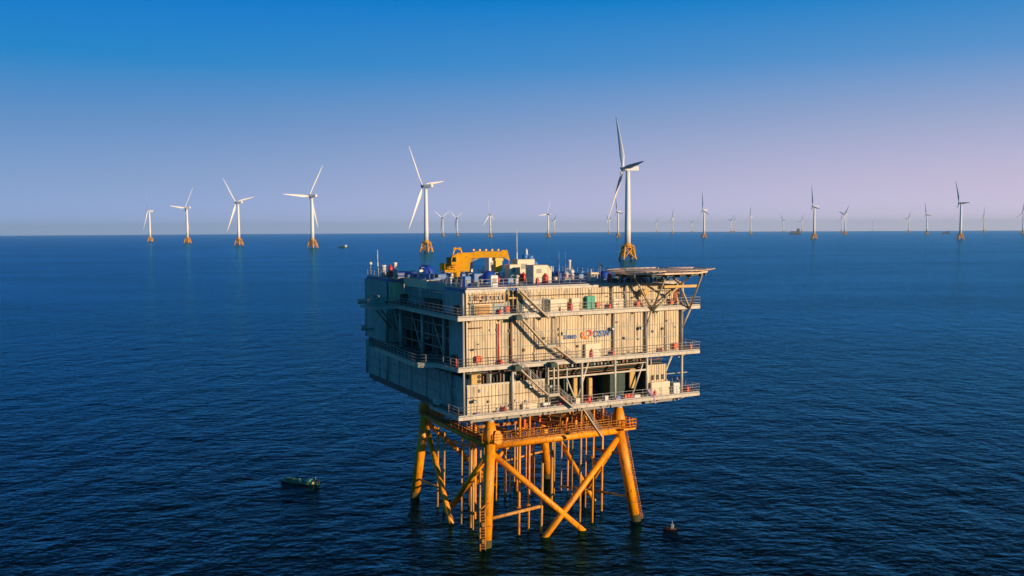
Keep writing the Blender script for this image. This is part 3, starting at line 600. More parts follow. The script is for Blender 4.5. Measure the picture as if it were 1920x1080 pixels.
x, y, z = leg_at(0, 0, ZT); jp('guard_plate', 'jacket_orange', MB().add([(x + a_, y - 1.15, ZT + .3 + b_) for a_, b_ in ((.1, .3), (.5, 0), (1.0, 0), (1.15, .3), (1.15, 1.2), (.75, 1.7), (.3, 1.75), (.1, 1.3))] + [(x + a_, y - 1.0, ZT + .3 + b_) for a_, b_ in ((.1, .3), (.5, 0), (1.0, 0), (1.15, .3), (1.15, 1.2), (.75, 1.7), (.3, 1.75), (.1, 1.3))],
    [tuple(range(7, -1, -1)), tuple(range(8, 16))] + [(i, (i + 1) % 8, 8 + (i + 1) % 8, 8 + i) for i in range(8)]))

# ------------------------------------------------------------------ helideck
Hd = Thing('helideck', 'octagonal helideck propped on slanted struts over the right front corner of the roof', 'helideck', (26, -2.5, 33.2))
ZH = 34.55
def octo(r, k0=22.5): return [(25.6 + (r - .5) * math.cos(rad(k0 + 45 * k)), -3.0 + (r - 2.6) * math.sin(rad(k0 + 45 * k))) for k in range(8)]
Hd.part('landing_deck', 'deck_tan', MB().prism(octo(6.9), ZH, ZH + .22))
ed = MB(); oc = octo(6.95)
for i in range(8): ed.beam((*oc[i], ZH + .02), (*oc[(i + 1) % 8], ZH + .02), .14, .3)
Hd.part('edge_beam', 'deck_tan', ed)
nb = MB(); o2_ = octo(8.0)
for i in range(8):
    a, c, d, e = oc[i], oc[(i + 1) % 8], o2_[i], o2_[(i + 1) % 8]; nb.tube((*d, ZH + .34), (*e, ZH + .34), .05, n=5)
    for k in range(7): t = k / 6; nb.tube((a[0] + (c[0] - a[0]) * t, a[1] + (c[1] - a[1]) * t, ZH + .08), (d[0] + (e[0] - d[0]) * t, d[1] + (e[1] - d[1]) * t, ZH + .34), .045, n=5)
    for s_ in (.35, .7): nb.tube((a[0] + (d[0] - a[0]) * s_, a[1] + (d[1] - a[1]) * s_, ZH + .08 + .26 * s_), (c[0] + (e[0] - c[0]) * s_, c[1] + (e[1] - c[1]) * s_, ZH + .08 + .26 * s_), .03, n=5)
Hd.part('safety_net', 'deck_tan', nb)
gb = MB()
for k in range(-3, 4):
    h = 4.0 * math.sqrt(max(.1, 1 - (k * 1.8 / 6.3) ** 2)); gb.box(25.6 + k * 1.8 - .1, -3 - h, ZH - .5, 25.6 + k * 1.8 + .1, -3 + h, ZH - .02)
for k in range(-2, 3): h = 6.0 * math.sqrt(max(.1, 1 - (k * 1.6 / 4.1) ** 2)); gb.box(25.6 - h, -3 + k * 1.6 - .08, ZH - .42, 25.6 + h, -3 + k * 1.6 + .08, ZH - .03)
Hd.part('under_girders', 'dark_green', gb)
for p, q in (((25.8, -.85, ZA + .1), (22.5, -1.3, ZH - .2)), ((25.8, -.85, ZA + .1), (25.3, -4.6, ZH - .2)), ((26.2, -.85, ZA + .3), (30.4, -.6, 32.6)), ((25.8, -.85, ZA + .2), (25.2, -.2, 27.0)), ((31.8, -.85, ZA + .1), (30.4, -.6, 32.6)), ((31.8, -.85, ZA + .1), (29.2, -6.6, ZH - .2)), ((31.9, -.85, ZA), (31.0, -.3, 27.0)), ((30.4, -.6, 32.7), (25.6, -4.7, ZH - .2)), ((30.4, -.6, 32.7), (27.6, -6.7, ZH - .2))):
    Hd.part('strut', 'stair_tan', MB().tube(p, q, .13, n=10))
Hd.part('cross_beam', 'yellow_panel', MB().beam((27.7, -.75, 32.5), (33.0, -.75, 32.45), .3, .34)); Hd.part('gusset', 'dark_green', MB().tube((25.97, -.85, 29.2), (25.97, -.85, 30.0), .2)); Hd.part('gusset', 'dark_green', MB().tube((30.4, -.65, 32.3), (30.4, -.65, 32.9), .24))
for i in range(0, 8): Hd.part('deck_light', 'lamp_glass', MB().lathe((oc[i][0] * .99 + .26, oc[i][1] * .99 - .02, ZH + .22), [(.1, 0), (.1, .12), (.02, .2)], 8))
for k in range(4): Hd.part('support_post', 'dark_green', MB().tube((22.5 + k * 2.3, 1.2 + (k % 2) * 2, 33.0), (22.5 + k * 2.3, 1.2 + (k % 2) * 2, ZH), .14))
Hd.part('slanted_support', 'dark_green', MB().tube((22, 2.5, 33.0), (25, 1.5, ZH), .1)); Hd.part('slanted_support', 'dark_green', MB().tube((27, 2.5, 33.0), (24.5, 1.5, ZH), .1))
for k in range(14): a = 20.6 + k * .7; b_ = random.uniform(.8, 3.4); Hd.part('foam_unit', random.choice(('dark_green', 'dark_green', 'grey_steel')), MB().box(a, b_, 33.05, a + random.uniform(.25, .6), b_ + .5, 33.05 + random.uniform(.2, .9)))

Hd.part('gantry_box', 'yellow_panel', MB().add([(23.9, -1.0, 31.4), (25.3, -1.0, 31.5), (25.0, -1.0, 32.3), (24.5, -1.0, 32.3), (23.9, -.2, 31.4), (25.3, -.2, 31.5), (25.0, -.2, 32.3), (24.5, -.2, 32.3)], [(0, 1, 2, 3), (7, 6, 5, 4), (0, 4, 5, 1), (1, 5, 6, 2), (2, 6, 7, 3), (3, 7, 4, 0)]))

# ------------------------------------------------------------------ deck crane
C = Thing('deck_crane', 'yellow deck crane on the roof with its boom lowered onto a rest', 'crane', (5.8, 15.7, ZR)); cp = C.part
ux, uv_ = .90, -.42                                                  # boom direction in the platform frame
def cr(s, t, z):
    s = s * .69
    return (5.8 + ux * s - uv_ * t, 15.7 + uv_ * s + ux * t, z - .55 if z > ZR + .5 else z)
cp('pedestal', 'crane_yellow', MB().lathe((5.8, 15.7, 0), [(.4, ZR), (.4, 34.1), (.6, 34.3), (.6, 34.45)], 20)); cp('access_column', 'white_paint', MB().tube(cr(-.95, -.1, ZR), cr(-.95, -.1, 34.9), .2, n=12))
h_ = MB(); h_.prism([cr(*p, 0)[:2] for p in ((-2.3, -.9), (-.3, -.9), (-.3, .9), (-2.3, .9))], 34.3, 34.5); o = cp('slewing_platform', 'crane_yellow', h_); cp('railing', 'crane_yellow', rail(MB(), [cr(-2.3, -.9, 35.05), cr(-0.4, -.9, 35.05)], 1.0, .04, .7), o); 
h_ = MB()
h_.prism([cr(*p, 0)[:2] for p in ((-2.0, -.6), (-.3, -.6), (-.3, .6), (-2.0, .6))], 34.5, 36.3); cp('winch_house', 'rust_orange', h_)
def slab(pts, t0, t1):                                               # side profile (s, z) swept between t0 and t1
    n = len(pts); return MB().add([cr(s, t0, z) for s, z in pts] + [cr(s, t1, z) for s, z in pts], [tuple(range(n - 1, -1, -1)), tuple(range(n, 2 * n))] + [(i, (i + 1) % n, n + (i + 1) % n, n + i) for i in range(n)])
cp('boom_foot', 'crane_yellow', slab([(-.3, 34.95), (2.5, 34.95), (2.6, 35.9), (2.9, 36.6), (3.3, 36.85), (.2, 37.4), (-.9, 37.0), (-1.3, 36.6), (-.3, 36.4)], -.6, .6))
cp('boom', 'crane_yellow', slab([(.2, 36.9), (2.8, 36.7), (5.2, 36.8), (9.2, 36.85), (9.25, 37.6), (4.0, 37.65), (3.0, 37.5), (.2, 37.45)], -.42, .42))
cp('boom_head', 'crane_yellow', slab([(8.7, 37.0), (9.6, 36.65), (10.4, 36.3), (10.2, 36.9), (9.9, 37.8), (8.8, 37.8)], -.34, .34))
cp('luffing_cylinder', 'grey_steel', MB().tube(cr(1.3, .0, 35.9), cr(4.3, .0, 36.8), .16, n=10))
aa = MB(); aa.path([cr(-.9, -.4, 36.9), cr(-.4, -.4, 38.0), cr(.7, -.4, 38.05), cr(1.0, -.4, 37.3)], .1); aa.path([cr(-.9, .4, 36.9), cr(-.4, .4, 38.0), cr(.7, .4, 38.05), cr(1.0, .4, 37.3)], .1); aa.tube(cr(-.3, -.5, 38.0), cr(-.3, .5, 38.0), .2); aa.tube(cr(.6, -.5, 38.0), cr(.6, .5, 38.0), .2)
cp('mast_frame', 'crane_yellow', aa)
cb = slab([(-1.0, 35.9), (.1, 35.9), (.1, 37.1), (-.7, 37.1), (-1.0, 36.7)], -1.5, -.62); o = cp('cab', 'crane_yellow', cb); cp('window', 'black_paint', slab([(-.9, 36.3), (-.1, 36.3), (-.1, 36.9), (-.7, 36.9)], -1.52, -1.5), o)
cp('hook_block', 'crane_yellow', MB().ball(cr(10.2, 0, 35.3), .2).tube(cr(10.2, 0, 35.3), cr(10.2, 0, 36.4), .03)); hs = MB()
for k in range(5): hs.box(*cr(3.2 + k * 1.2, -.2, 37.7), *[a_ + b_ for a_, b_ in zip(cr(3.2 + k * 1.2, -.2, 37.7), (.25, .3, .22))])
cp('walk_brackets', 'crane_yellow', hs)
cp('motor_box', 'crane_yellow', MB().bbox(3.9, 16.3, 34.5, 4.7, 17.2, 35.5)); 
Rr = Thing('boom_rest', 'yellow headed post that carries the outer end of the crane boom', 'boom rest', cr(8.0, 0, ZR))
b0 = cr(8.0, 0, 0); Rr.part('post', 'grey_steel', MB().tube((b0[0], b0[1], ZR), (b0[0], b0[1], 34.5), .26, n=12)); Rr.part('cradle', 'crane_yellow', MB().bbox(b0[0] - .5, b0[1] - .4, 34.4, b0[0] + .5, b0[1] + .4, 36.2, .06)); Rr.part('saddle', 'crane_yellow', MB().bbox(b0[0] - .62, b0[1] - .5, 35.8, b0[0] + .62, b0[1] + .5, 36.23, .06))

# ------------------------------------------------------------------ red fire fighting boxes and barrels on the walkways and roof
def fire_cabinet(u, z, lab, v=-.3, w=.55, h=.6):
    t = Thing('fire_cabinet', lab, 'fire cabinet', (u, v, z), 'red fire equipment around the platform')
    t.part('cabinet', 'red_paint', MB().bbox(u - w / 2, v - .2, z, u + w / 2, v + .15, z + h, .04)); t.part('door', 'orange_red', MB().box(u - w / 2 + .06, v - .225, z + .06, u + w / 2 - .06, v - .19, z + h - .08)); t.part('bracket', 'grey_steel', MB().box(u - .04, v - .03, z - .35, u + .04, v + .03, z))
def fire_drum(u, z, lab, v=-.45, r=.16, h=.75):
    t = Thing('fire_extinguisher', lab, 'extinguisher', (u, v, z), 'red fire equipment around the platform')
    t.part('tank', 'red_paint', MB().lathe((u, v, z), [(r * .9, 0), (r, .06), (r, h * .75), (r * .6, h * .9), (r * .3, h)], 12)); t.part('valve', 'black_paint', MB().box(u - .05, v - .05, z + h, u + .1, v + .05, z + h + .1))
A_, B_, C_ = ZA + .46, ZB + .46, ZC + .46
fire_cabinet(5.24, 30.25, 'dark red fire cabinet between the louvre and the upper staircase'); fire_cabinet(17.85, 30.25, 'red fire cabinet right beside the green door'); fire_cabinet(23.95, 30.15, 'red fire cabinet on the top storey wall left of the helideck struts')
fire_cabinet(29.26, 30.15, 'red fire cabinet on the top storey between the helideck struts'); fire_cabinet(1.4, 24.45, 'large red fire cabinet at the left end of the middle storey wall', w=.75, h=.75); fire_cabinet(29.9, 24.3, 'large red fire cabinet at the right end of the middle storey wall', w=.7, h=.75)
fire_cabinet(9.0, 30.9, 'orange life ring box behind the upper staircase flight', w=.45, h=.55) if False else None
fire_drum(4.15, A_, 'red extinguisher under the fire cabinet near the louvre', r=.22); fire_drum(12.35, A_, 'small red extinguisher in front of the left cream equipment box on the top walkway', h=.55); fire_drum(13.9, A_, 'tall red extinguisher between the two cream panels of the top walkway', r=.26, h=1.15); fire_drum(19.55, A_, 'red extinguisher right of the green door on the top walkway', r=.22, h=.8)
fire_drum(4.25, B_, 'red extinguisher at the foot of the red vertical pipe', r=.26, h=.65); fire_drum(6.4, B_, 'thin red extinguisher beside the red pipe on the middle walkway', r=.12, h=.6); fire_drum(13.0, B_, 'dark red extinguisher under the stair flight on the middle walkway', r=.2, h=.6)
fire_drum(16.85, B_, 'tall red extinguisher in front of the cream box on the middle walkway', r=.27, h=1.15); fire_drum(20.05, B_, 'red extinguisher right of the cream box on the middle walkway', r=.27, h=.75); fire_drum(27.53, B_, 'pale red extinguisher near the right end of the middle walkway', r=.22, h=.6); fire_drum(32.3, B_, 'red extinguisher on the middle walkway overhang beyond the right wall', r=.22, h=.9)
fire_drum(4.7, C_, 'red extinguisher below the left panel of the lowest walkway', r=.22, h=.7); fire_drum(26.55, C_, 'red extinguisher in front of the white cabinets on the lowest walkway', r=.24, h=.8); fire_drum(31.8, C_, 'red extinguisher beyond the right column on the lowest walkway', r=.26, h=1.0); fire_drum(-.75, B_, 'red and white extinguisher on the shaded corner of the middle walkway', v=1.2, r=.16, h=1.0)
fire_drum(14.5, ZR, 'red barrel on the roof in front of the left white cabin', v=13.1, r=.42, h=1.1); fire_drum(14.53, ZR, 'red barrel on the roof at the corner of the rounded white cabin', v=7.0, r=.36, h=1.2); fire_drum(18.1, ZR, 'red barrel on the roof edge right of the white cabins', v=7.9, r=.26, h=.9); fire_drum(22.8, ZR, 'red barrel on the roof beside the helideck', v=4.5, r=.34, h=1.2); fire_drum(9.3, ZR, 'red and white barrel on the roof beside the dark blue sheeted ball', v=10.2, r=.26, h=.8); fire_drum(.9, ZR, 'tall bright red drum at the back left of the roof', v=28.2, r=.34, h=2.0); fire_drum(.9, ZR, 'small red drum in front of the tall one at the back left of the roof', v=27.4, r=.25, h=.9); fire_drum(4.2, ZR, 'red and white valve drum at the foot of the crane', v=8.8, r=.22, h=.7); fire_drum(12.4, ZR, 'red and white drum in front of the left white cabin', v=5.3, r=.24, h=.8)

# ------------------------------------------------------------------ boxes and cabinets
def cabinet(name, lab, cat, u0, u1, v0, v1, z0, z1, m='cream_box', doors=1, extra=None, group=None, c=.04):
    t = Thing(name, lab, cat, ((u0 + u1) / 2, (v0 + v1) / 2, z0), group)
    t.part('body', m, MB().bbox(u0, v0, z0, u1, v1, z1, c)); w = (u1 - u0) / doors
    for k in range(doors):
        o = t.part('door', m, MB().box(u0 + w * k + .07, v0 - .03, z0 + .12, u0 + w * (k + 1) - .07, v0 + .001, z1 - .14)); t.part('handle', 'black_paint', MB().box(u0 + w * (k + 1) - .2, v0 - .06, (z0 + z1) / 2 - .1, u0 + w * (k + 1) - .15, v0 - .03, (z0 + z1) / 2 + .1), o)
    return t
cabinet('equipment_box', 'large plain cream box on the top walkway right of the staircase', 'equipment box', 11.0, 13.4, -.45, -.14, A_, 31.5); cabinet('equipment_box', 'narrower cream box on the top walkway left of the green door', 'equipment box', 14.05, 15.35, -.4, -.14, A_, 31.5)
cabinet('equipment_box', 'cream box below the company lettering on the middle walkway', 'equipment box', 16.0, 18.25, -.45, -.14, B_, 25.75)
cabinet('green_cabinet', 'bright green upright cabinet on the top walkway', 'cabinet', 16.15, 17.4, -.55, -.14, A_, 31.7, 'green_paint', 2)
cabinet('switch_cabinet', 'pair of pale cabinets under the three small windows on the lowest walkway', 'cabinet', 26.0, 29.0, -.45, -.1, C_, 20.1, 'cream_box', 2); cabinet('switch_cabinet', 'single pale cabinet at the right end of the lowest storey', 'cabinet', 29.75, 30.9, -.2, .8, C_, 19.7, 'white_paint')
cabinet('container_unit', 'dark green container standing in the open bay of the lowest storey', 'container', 20.7, 23.1, 1.2, 4, ZC + .5, 21.6, 'dark_green', 2)
for u, z0, z1, lab in ((16.6, 19.4, 21.2, 'tall yellow box painted as a lit window inside the dark bay'), (18.9, 19.5, 20.7, 'short yellow box painted as a lit window inside the dark bay')): cabinet('lit_window_box', lab, 'lit_window_box', u, u + .6, 3.4, 4.0, ZC + .5, z1, 'yellow_panel')  # yellow boxes put in for lit windows, their glow is only paint
cabinet('wall_panel_box', 'tapering yellow board hung beside the green container in the bay', 'panel', 23.35, 24.3, .6, .8, 19.4, 21.95, 'yellow_panel')
# three small windows over the pale cabinets
for k in range(3):
    o = part('window', 'black_paint', MB().box(26.35 + k * .8, -.14, 20.35, 26.65 + k * .8, -.1, 21.0))
# twin fan unit in the gap
t = Thing('fan_unit', 'cream cooling unit with two black round fans in the gap over the left lower panel', 'fan unit', (1.2, .4, 21.8)); t.part('body', 'yellow_panel', MB().bbox(.6, -.05, 21.82, 1.9, .7, 23.0))
for z in (22.15, 22.7): t.part('fan', 'black_paint', MB().lathe((1.6, -.1, z), [(.24, 0), (.24, .06), (.1, .07)], 14, ax=1))
# lower walkway clutter
def crate(u, w, h, m, lab, v=-.5, d=.5, z=C_):
    t = Thing('crate', lab, 'crate', (u, v, z)); t.part('box', m, MB().bbox(u, v, z, u + w, v + d, z + h, .03)); t.part('lid', m, MB().box(u - .03, v - .03, z + h * .8, u + w + .03, v - .001, z + h * .9))
crate(21.9, .35, .6, 'orange_red', 'left one of three red crates at the bay edge'); crate(22.35, .4, .7, 'red_paint', 'middle one of three red crates at the bay edge'); crate(22.85, .35, .55, 'orange_red', 'right one of three red crates at the bay edge'); crate(23.4, .9, .45, 'white_paint', 'white crate right of the three red ones')
crate(20.7, .55, .55, 'light_blue', 'pale blue crate left of the three red ones'); crate(18.9, .5, .75, 'white_paint', 'white crate left of the middle bay column'); crate(17.7, .7, .5, 'wood_brown', 'brown crate below the taller box painted as a lit window'); crate(14.6, .7, .8, 'cream_box', 'cream crate at the foot of the staircase'); crate(10.0, 1.0, .35, 'white_paint', 'long low white chest beside the lower stair landing', z=C_ + .3); crate(7.2, 2.0, .8, 'cream_box', 'wide cream chest in front of the left lower panel')
fire_drum(16.5, C_, 'red cylinder leaning at the left end of the open bay', r=.3, h=.95); fire_drum(16.0, C_, 'small red bottle left of the leaning red cylinder', r=.18, h=.4); fire_drum(12.3, C_, 'dark red extinguisher in the shade below the lower stair landing', r=.25, h=.6)
fire_drum(13.2, C_ + .4, 'bright red extinguisher between the slanted bay braces', r=.16, h=.8, v=.1)
# interior machinery: transformers in the dark bay
for k, (u, w) in enumerate(((11.3, 3.6), (15.6, 4.4))):
    t = Thing('transformer', ('dark green finned transformer behind the slanted braces of the bay', 'larger dark green finned transformer in the middle of the bay')[k], 'transformer', (u + w / 2, 6.5, ZC + .5)); t.part('tank', 'dark_green', MB().bbox(u, 5, ZC + .5, u + w, 8.6, 21.4)); fm = MB()
    for i in range(int(w / .3)): fm.box(u + .1 + i * .3, 4.3, ZC + .9, u + .22 + i * .3, 5, 21.0)
    t.part('radiator', 'dark_green', fm)
    for i in range(3): t.part('bushing', 'dark_grey', MB().lathe((u + .8 + i * w / 4, 6, 21.4), [(.2, 0), (.12, .3), (.2, .4), (.1, .8)], 10))
# lamps on the wall
def flood(u, z, lab, v=-.35):
    t = Thing('floodlight', lab, 'floodlight', (u, v, z), 'floodlights on the walls'); t.part('housing', 'dark_green', MB().box(u - .2, v - .3, z - .18, u + .2, v, z + .15)); t.part('lens', 'lamp_glass', MB().box(u - .16, v - .32, z - .14, u + .16, v - .301, z + .11)); t.part('arm', 'grey_steel', MB().tube((u, v, z), (u, -.1, z + .2), .05))
flood(12.8, 27.2, 'floodlight left of the blue lettering'); flood(20.0, 27.45, 'floodlight just right of the blue lettering'); flood(24.4, 27.3, 'floodlight on the middle storey below the helideck struts'); flood(.8, 19.9, 'floodlight at the left end of the lowest storey panel'); flood(8.2, 21.1, 'floodlight at the top of the lower left panel'); flood(11.0, 20.9, 'floodlight beside the lower stair landing'); flood(27.6, 25.6, 'floodlight high near the right end of the middle storey') if False else None
# windsock banner hanging from the lowest walkway
t = Thing('banner', 'violet cloth hanging over the edge of the lowest walkway', 'cloth', (25.6, -.85, 17.6)); mb = MB(); pts = []
for i in range(9):
    s = i / 8; x = 25.3 + 1.2 * s; z = 19.3 - 1.9 * s; wd = .32 + .1 * math.sin(i * 1.7)
    pts += [(x - wd / 2, -.80 - .08 * math.sin(i), z), (x + wd / 2, -.86 + .07 * math.sin(i * 1.3), z + .14)]
mb.add(pts + [(a_, b_ + .03, c_) for a_, b_, c_ in pts], [(2 * i, 2 * i + 1, 2 * i + 3, 2 * i + 2) for i in range(8)] + [(18 + 2 * i, 18 + 2 * i + 2, 18 + 2 * i + 3, 18 + 2 * i + 1) for i in range(8)], True); t.part('cloth', 'banner_violet', mb)

# ------------------------------------------------------------------ roof plant
def roofbox(lab, u, v, w, d, h, m='white_paint', name='roof_cabin', cat='cabin', z=ZR, vents=True):
    t = Thing(name, lab, cat, (u, v, z)); t.part('body', m, MB().bbox(u - w / 2, v - d / 2, z, u + w / 2, v + d / 2, z + h, .06))
    if vents: t.part('vent', 'grey_steel', MB().box(u - w * .28, v - d / 2 - .03, z + h * .55, u + w * .05, v - d / 2, z + h * .8)); t.part('plinth', 'grey_steel', MB().box(u - w / 2 - .05, v - d / 2 - .05, z, u + w / 2 + .05, v + d / 2 + .05, z + .12))
    return t
roofbox('left white cabin on the roof between the blue ball and the rounded cabin', 12.1, 11.7, 1.6, 1.6, 2.35, 'cream_box')
t = roofbox('rounded white cabin at the front edge of the roof', 13.9, 8.2, 2.2, 2.2, 2.35, 'cream_box'); t.part('rounded_end', 'cream_box', MB().add([(15.0, 7.1, ZR), (15.5, 7.1, ZR), (15.5, 7.1, ZR + 1.4), (15.3, 7.1, ZR + 1.9), (15.0, 7.1, ZR + 2.3), (15.0, 9.3, ZR), (15.5, 9.3, ZR), (15.5, 9.3, ZR + 1.4), (15.3, 9.3, ZR + 1.9), (15.0, 9.3, ZR + 2.3)], [(4, 3, 2, 1, 0), (5, 6, 7, 8, 9), (1, 2, 7, 6), (2, 3, 8, 7), (3, 4, 9, 8), (0, 1, 6, 5)]))
roofbox('long low white cabin behind the rounded one', 15.2, 14.5, 2.7, 1.8, 2.9, 'cream_box'); roofbox('white box behind the crane boom, beside the boom foot', 8.4, 18.5, 1.5, 1.5, 3.0, 'white_paint'); roofbox('white box seen through the crane between boom and rest', 11.9, 18.0, 1.1, 1.4, 3.1, 'white_paint'); roofbox('small white cabinet with two dark slots left of the helideck', 21.4, 6.5, 1.0, .8, 1.25, 'cream_box'); roofbox('grey housing between the two white cabins', 14.6, 10.8, 1.2, 1.2, 2.0, 'grey_steel')
roofbox('low blue hatch cover at the back left of the roof', 3.6, 31.5, 4.2, 3.0, .8, 'tarp_blue', 'hatch_cover', 'hatch'); roofbox('long low dark blue platform right of the rounded cabin', 19.5, 14, 4.2, 3.0, 1.0, 'tarp_blue', 'hatch_cover', 'hatch'); roofbox('low pale blue skid behind the crane foot', 5.0, 21, 4.5, 2.0, .9, 'light_blue', 'equipment_skid', 'skid'); roofbox('pale blue skid under the crane boom', 8.6, 15.2, 1.6, 1.4, 1.1, 'light_blue', 'equipment_skid', 'skid'); roofbox('wide pale blue skid in the middle of the roof', 9.3, 24, 3.5, 2.5, 1.0, 'light_blue', 'equipment_skid', 'skid')
def sheeted(lab, u, v, r, h):
    t = Thing('covered_reel', lab, 'covered reel', (u, v, ZR)); mb = MB(); n = 18; ring_ = []
    prof = [(1.05, 0), (1.1, .25), (1.02, .55), (.8, .82), (.45, .97), (.02, 1.0)]
    for k, (a_, b_) in enumerate(prof):
        for i in range(n): th = 2 * math.pi * i / n; w = 1 + .06 * math.sin(i * 3.1 + k) ; ring_.append((u + r * a_ * w * math.cos(th), v + r * a_ * w * math.sin(th), ZR + h * b_))
    mb.add(ring_, [(k * n + i, k * n + (i + 1) % n, (k + 1) * n + (i + 1) % n, (k + 1) * n + i) for k in range(5) for i in range(n)], True); t.part('tarpaulin', 'tarp_blue', mb)
    t.part('strap', 'light_blue', MB().path([(u - r * .7, v - r * .88, ZR + .1), (u - r * .6, v - r * .75, ZR + h * .55), (u, v - r * .3, ZR + h * 1.0)], .04)); t.part('base_frame', 'grey_steel', MB().box(u - r, v - r, ZR, u + r, v + r, ZR + .1))
sheeted('dark blue sheeted ball at the front of the roof below the crane boom', 8.4, 11.2, .9, 1.6); sheeted('dark blue sheeted dome at the back left of the roof', 7.3, 30.3, 1.2, 1.8); sheeted('low dark blue sheeted reel behind the left end of the helideck', 25.5, 10, .7, 1.2)
t = Thing('life_raft_chute', 'bright blue curved evacuation chute in the middle of the roof', 'chute', (18.3, 17, ZR)); t.part('chute', 'light_blue', MB().path([(17.0, 18, 36.0), (17.6, 17.6, 36.1), (18.2, 17.2, 35.5), (18.6, 16.8, 34.6), (18.8, 16.4, ZR + .2)], .42, 14)); t.part('frame', 'white_paint', MB().tube((18.5, 18, ZR), (18.5, 18, 36.2), .12).tube((17.2, 18, ZR), (17.2, 18, 35.9), .12)); t.part('davit', 'white_paint', MB().lathe((17.5, 17.8, 36.1), [(.2, 0), (.25, .3), (.14, .5), (.2, .8), (.04, 1.2)], 10)); t.part('cover', 'tarp_blue', MB().ball((16.8, 17.6, 35.4), .5))
def mast(lab, u, v, h, r=.06, m='white_paint', base=True, name='antenna_mast', cat='mast'):
    t = Thing(name, lab, cat, (u, v, ZR)); t.part('pole', m, MB().tube((u, v, ZR), (u, v, ZR + h * .55), r * 1.5, n=8).tube((u, v, ZR + h * .55), (u, v, ZR + h), r, r * .6, n=8))
    if base: t.part('foot', 'grey_steel', MB().box(u - .25, v - .25, ZR, u + .25, v + .25, ZR + .12))
mast('tallest thin mast, reaching above the horizon right of the crane', 15.04, 16, 6.95, .07); mast('left one of two thin pale masts in the middle of the roof', 21.74, 16, 3.95, .1, 'light_blue'); mast('right one of two thin pale masts in the middle of the roof', 22.77, 16, 3.85, .06, 'light_blue'); mast('tall thin mast at the back left corner of the roof', .3, 32.0, 4.1, .07)
mast('short white post at the front left of the two masts', 20.2, 15, 1.7, .1); mast('short white post near the helideck', 24.0, 11, 1.5, .08); mast('slim grey post beside the rounded cabin', 16.8, 7.5, 1.6, .06, 'grey_steel')
def stack(lab, u, v, r, h, m='white_paint'):
    t = Thing('exhaust_stack', lab, 'stack', (u, v, ZR)); t.part('pipe', m, MB().lathe((u, v, ZR), [(r, 0), (r, h * .9), (r * 1.15, h * .92), (r * 1.15, h)], 14)); t.part('flange', 'grey_steel', MB().lathe((u, v, ZR), [(r * 1.5, 0), (r * 1.5, .1), (r * 1.2, .16)], 14))
stack('thick white stack at the back left of the roof', .9, 26.3, .28, 2.4); stack('thick white stack right of the two thin masts', 23.5, 16, .22, 2.6); stack('squat white stack at the back left corner', .7, 30.6, .35, 1.9); stack('short white stack left of the pair of masts', 21.3, 17.5, .16, 1.7)
def dome(lab, u, v, z, r, m='white_paint'):
    t = Thing('satellite_dome', lab, 'dome', (u, v, ZR)); t.part('dome', m, MB().ball((u, v, z), r)); t.part('stand', 'grey_steel', MB().tube((u, v, ZR), (u, v, z - r * .8), .07))
dome('small white dome on a pole at the back left corner of the roof', .3, 35.3, 35.0, .25); dome('white dome lamp right of the bright blue chute', 17.4, 12.2, 34.0, .34); dome('low white dome at the middle of the roof front', 17.2, 9.0, 33.4, .3); dome('white dome beside the dark blue platform', 20.6, 10.5, 34.2, .35)
t = Thing('satellite_dish', 'small white dish tilted upward left of the helideck', 'dish', (24.3, 9, ZR)); t.part('dish', 'white_paint', MB().add([(24.3 + .45 * math.cos(a_) * .8, 9 + .45 * math.sin(a_), 35.1 + .45 * math.cos(a_) * -.7) for a_ in [k * math.pi / 6 for k in range(12)]] + [(24.2, 9, 34.9)], [(k, (k + 1) % 12, 12) for k in range(12)], True)); t.part('pole', 'grey_steel', MB().tube((24.2, 9, ZR), (24.2, 9, 34.95), .05))
# small fittings, each its own thing: vents and valve boxes scattered over the roof
random.seed(5)
units = [(2.4, 5.0, 'pale blue', 'light_blue', 'at the left front corner of the roof'), (5.2, 3.4, 'white', 'white_paint', 'at the front roof rail left of the staircase top'), (3.4, 8.4, 'pale blue', 'light_blue', 'left of the crane valve drum'), (10.4, 9.2, 'pale blue', 'light_blue', 'right of the sheeted ball'), (10.0, 13.4, 'white', 'white_paint', 'below the boom rest'), (17.3, 6.2, 'white', 'white_paint', 'in front of the low white dome'), (19.6, 10.6, 'pale blue', 'light_blue', 'in front of the dark blue platform'), (22.4, 13.6, 'white', 'white_paint', 'behind the slotted cabinet'), (24.4, 14.5, 'pale blue', 'light_blue', 'behind the dish'), (20.8, 21.0, 'white', 'white_paint', 'behind the thick stack'), (16.6, 22.0, 'pale blue', 'light_blue', 'far behind the bright blue chute'), (13.4, 24.0, 'white', 'white_paint', 'at the back middle of the roof'), (5.4, 28.0, 'white', 'white_paint', 'between sheeted dome and back left stacks'), (3.0, 26.0, 'pale blue', 'light_blue', 'just left of the sheeted dome'), (1.6, 31.6, 'white', 'white_paint', 'between the stacks at the back left'), (10.6, 30.5, 'pale blue', 'light_blue', 'far back behind the crane'), (25.4, 7.0, 'white', 'white_paint', 'under the left tip of the helideck')]
for u, v, cn, m, w in units:
    t = Thing('roof_unit', 'small ' + cn + ' equipment unit ' + w, 'equipment unit', (u, v, ZR), 'small equipment units on the roof'); a, b_, h = random.uniform(.5, 1.0), random.uniform(.5, .9), random.uniform(.6, 1.5)
    t.part('housing', m, MB().bbox(u - a / 2, v - b_ / 2, ZR, u + a / 2, v + b_ / 2, ZR + h, .05)); t.part('grille', 'grey_steel', MB().box(u - a * .3, v - b_ / 2 - .02, ZR + h * .3, u + a * .3, v - b_ / 2, ZR + h * .75)); t.part('pipe', 'rail_grey', MB().path([(u + a * .3, v, ZR + h), (u + a * .3, v, ZR + h + .3), (u + a * .3 + .5, v + .2, ZR + h + .3)], .05))
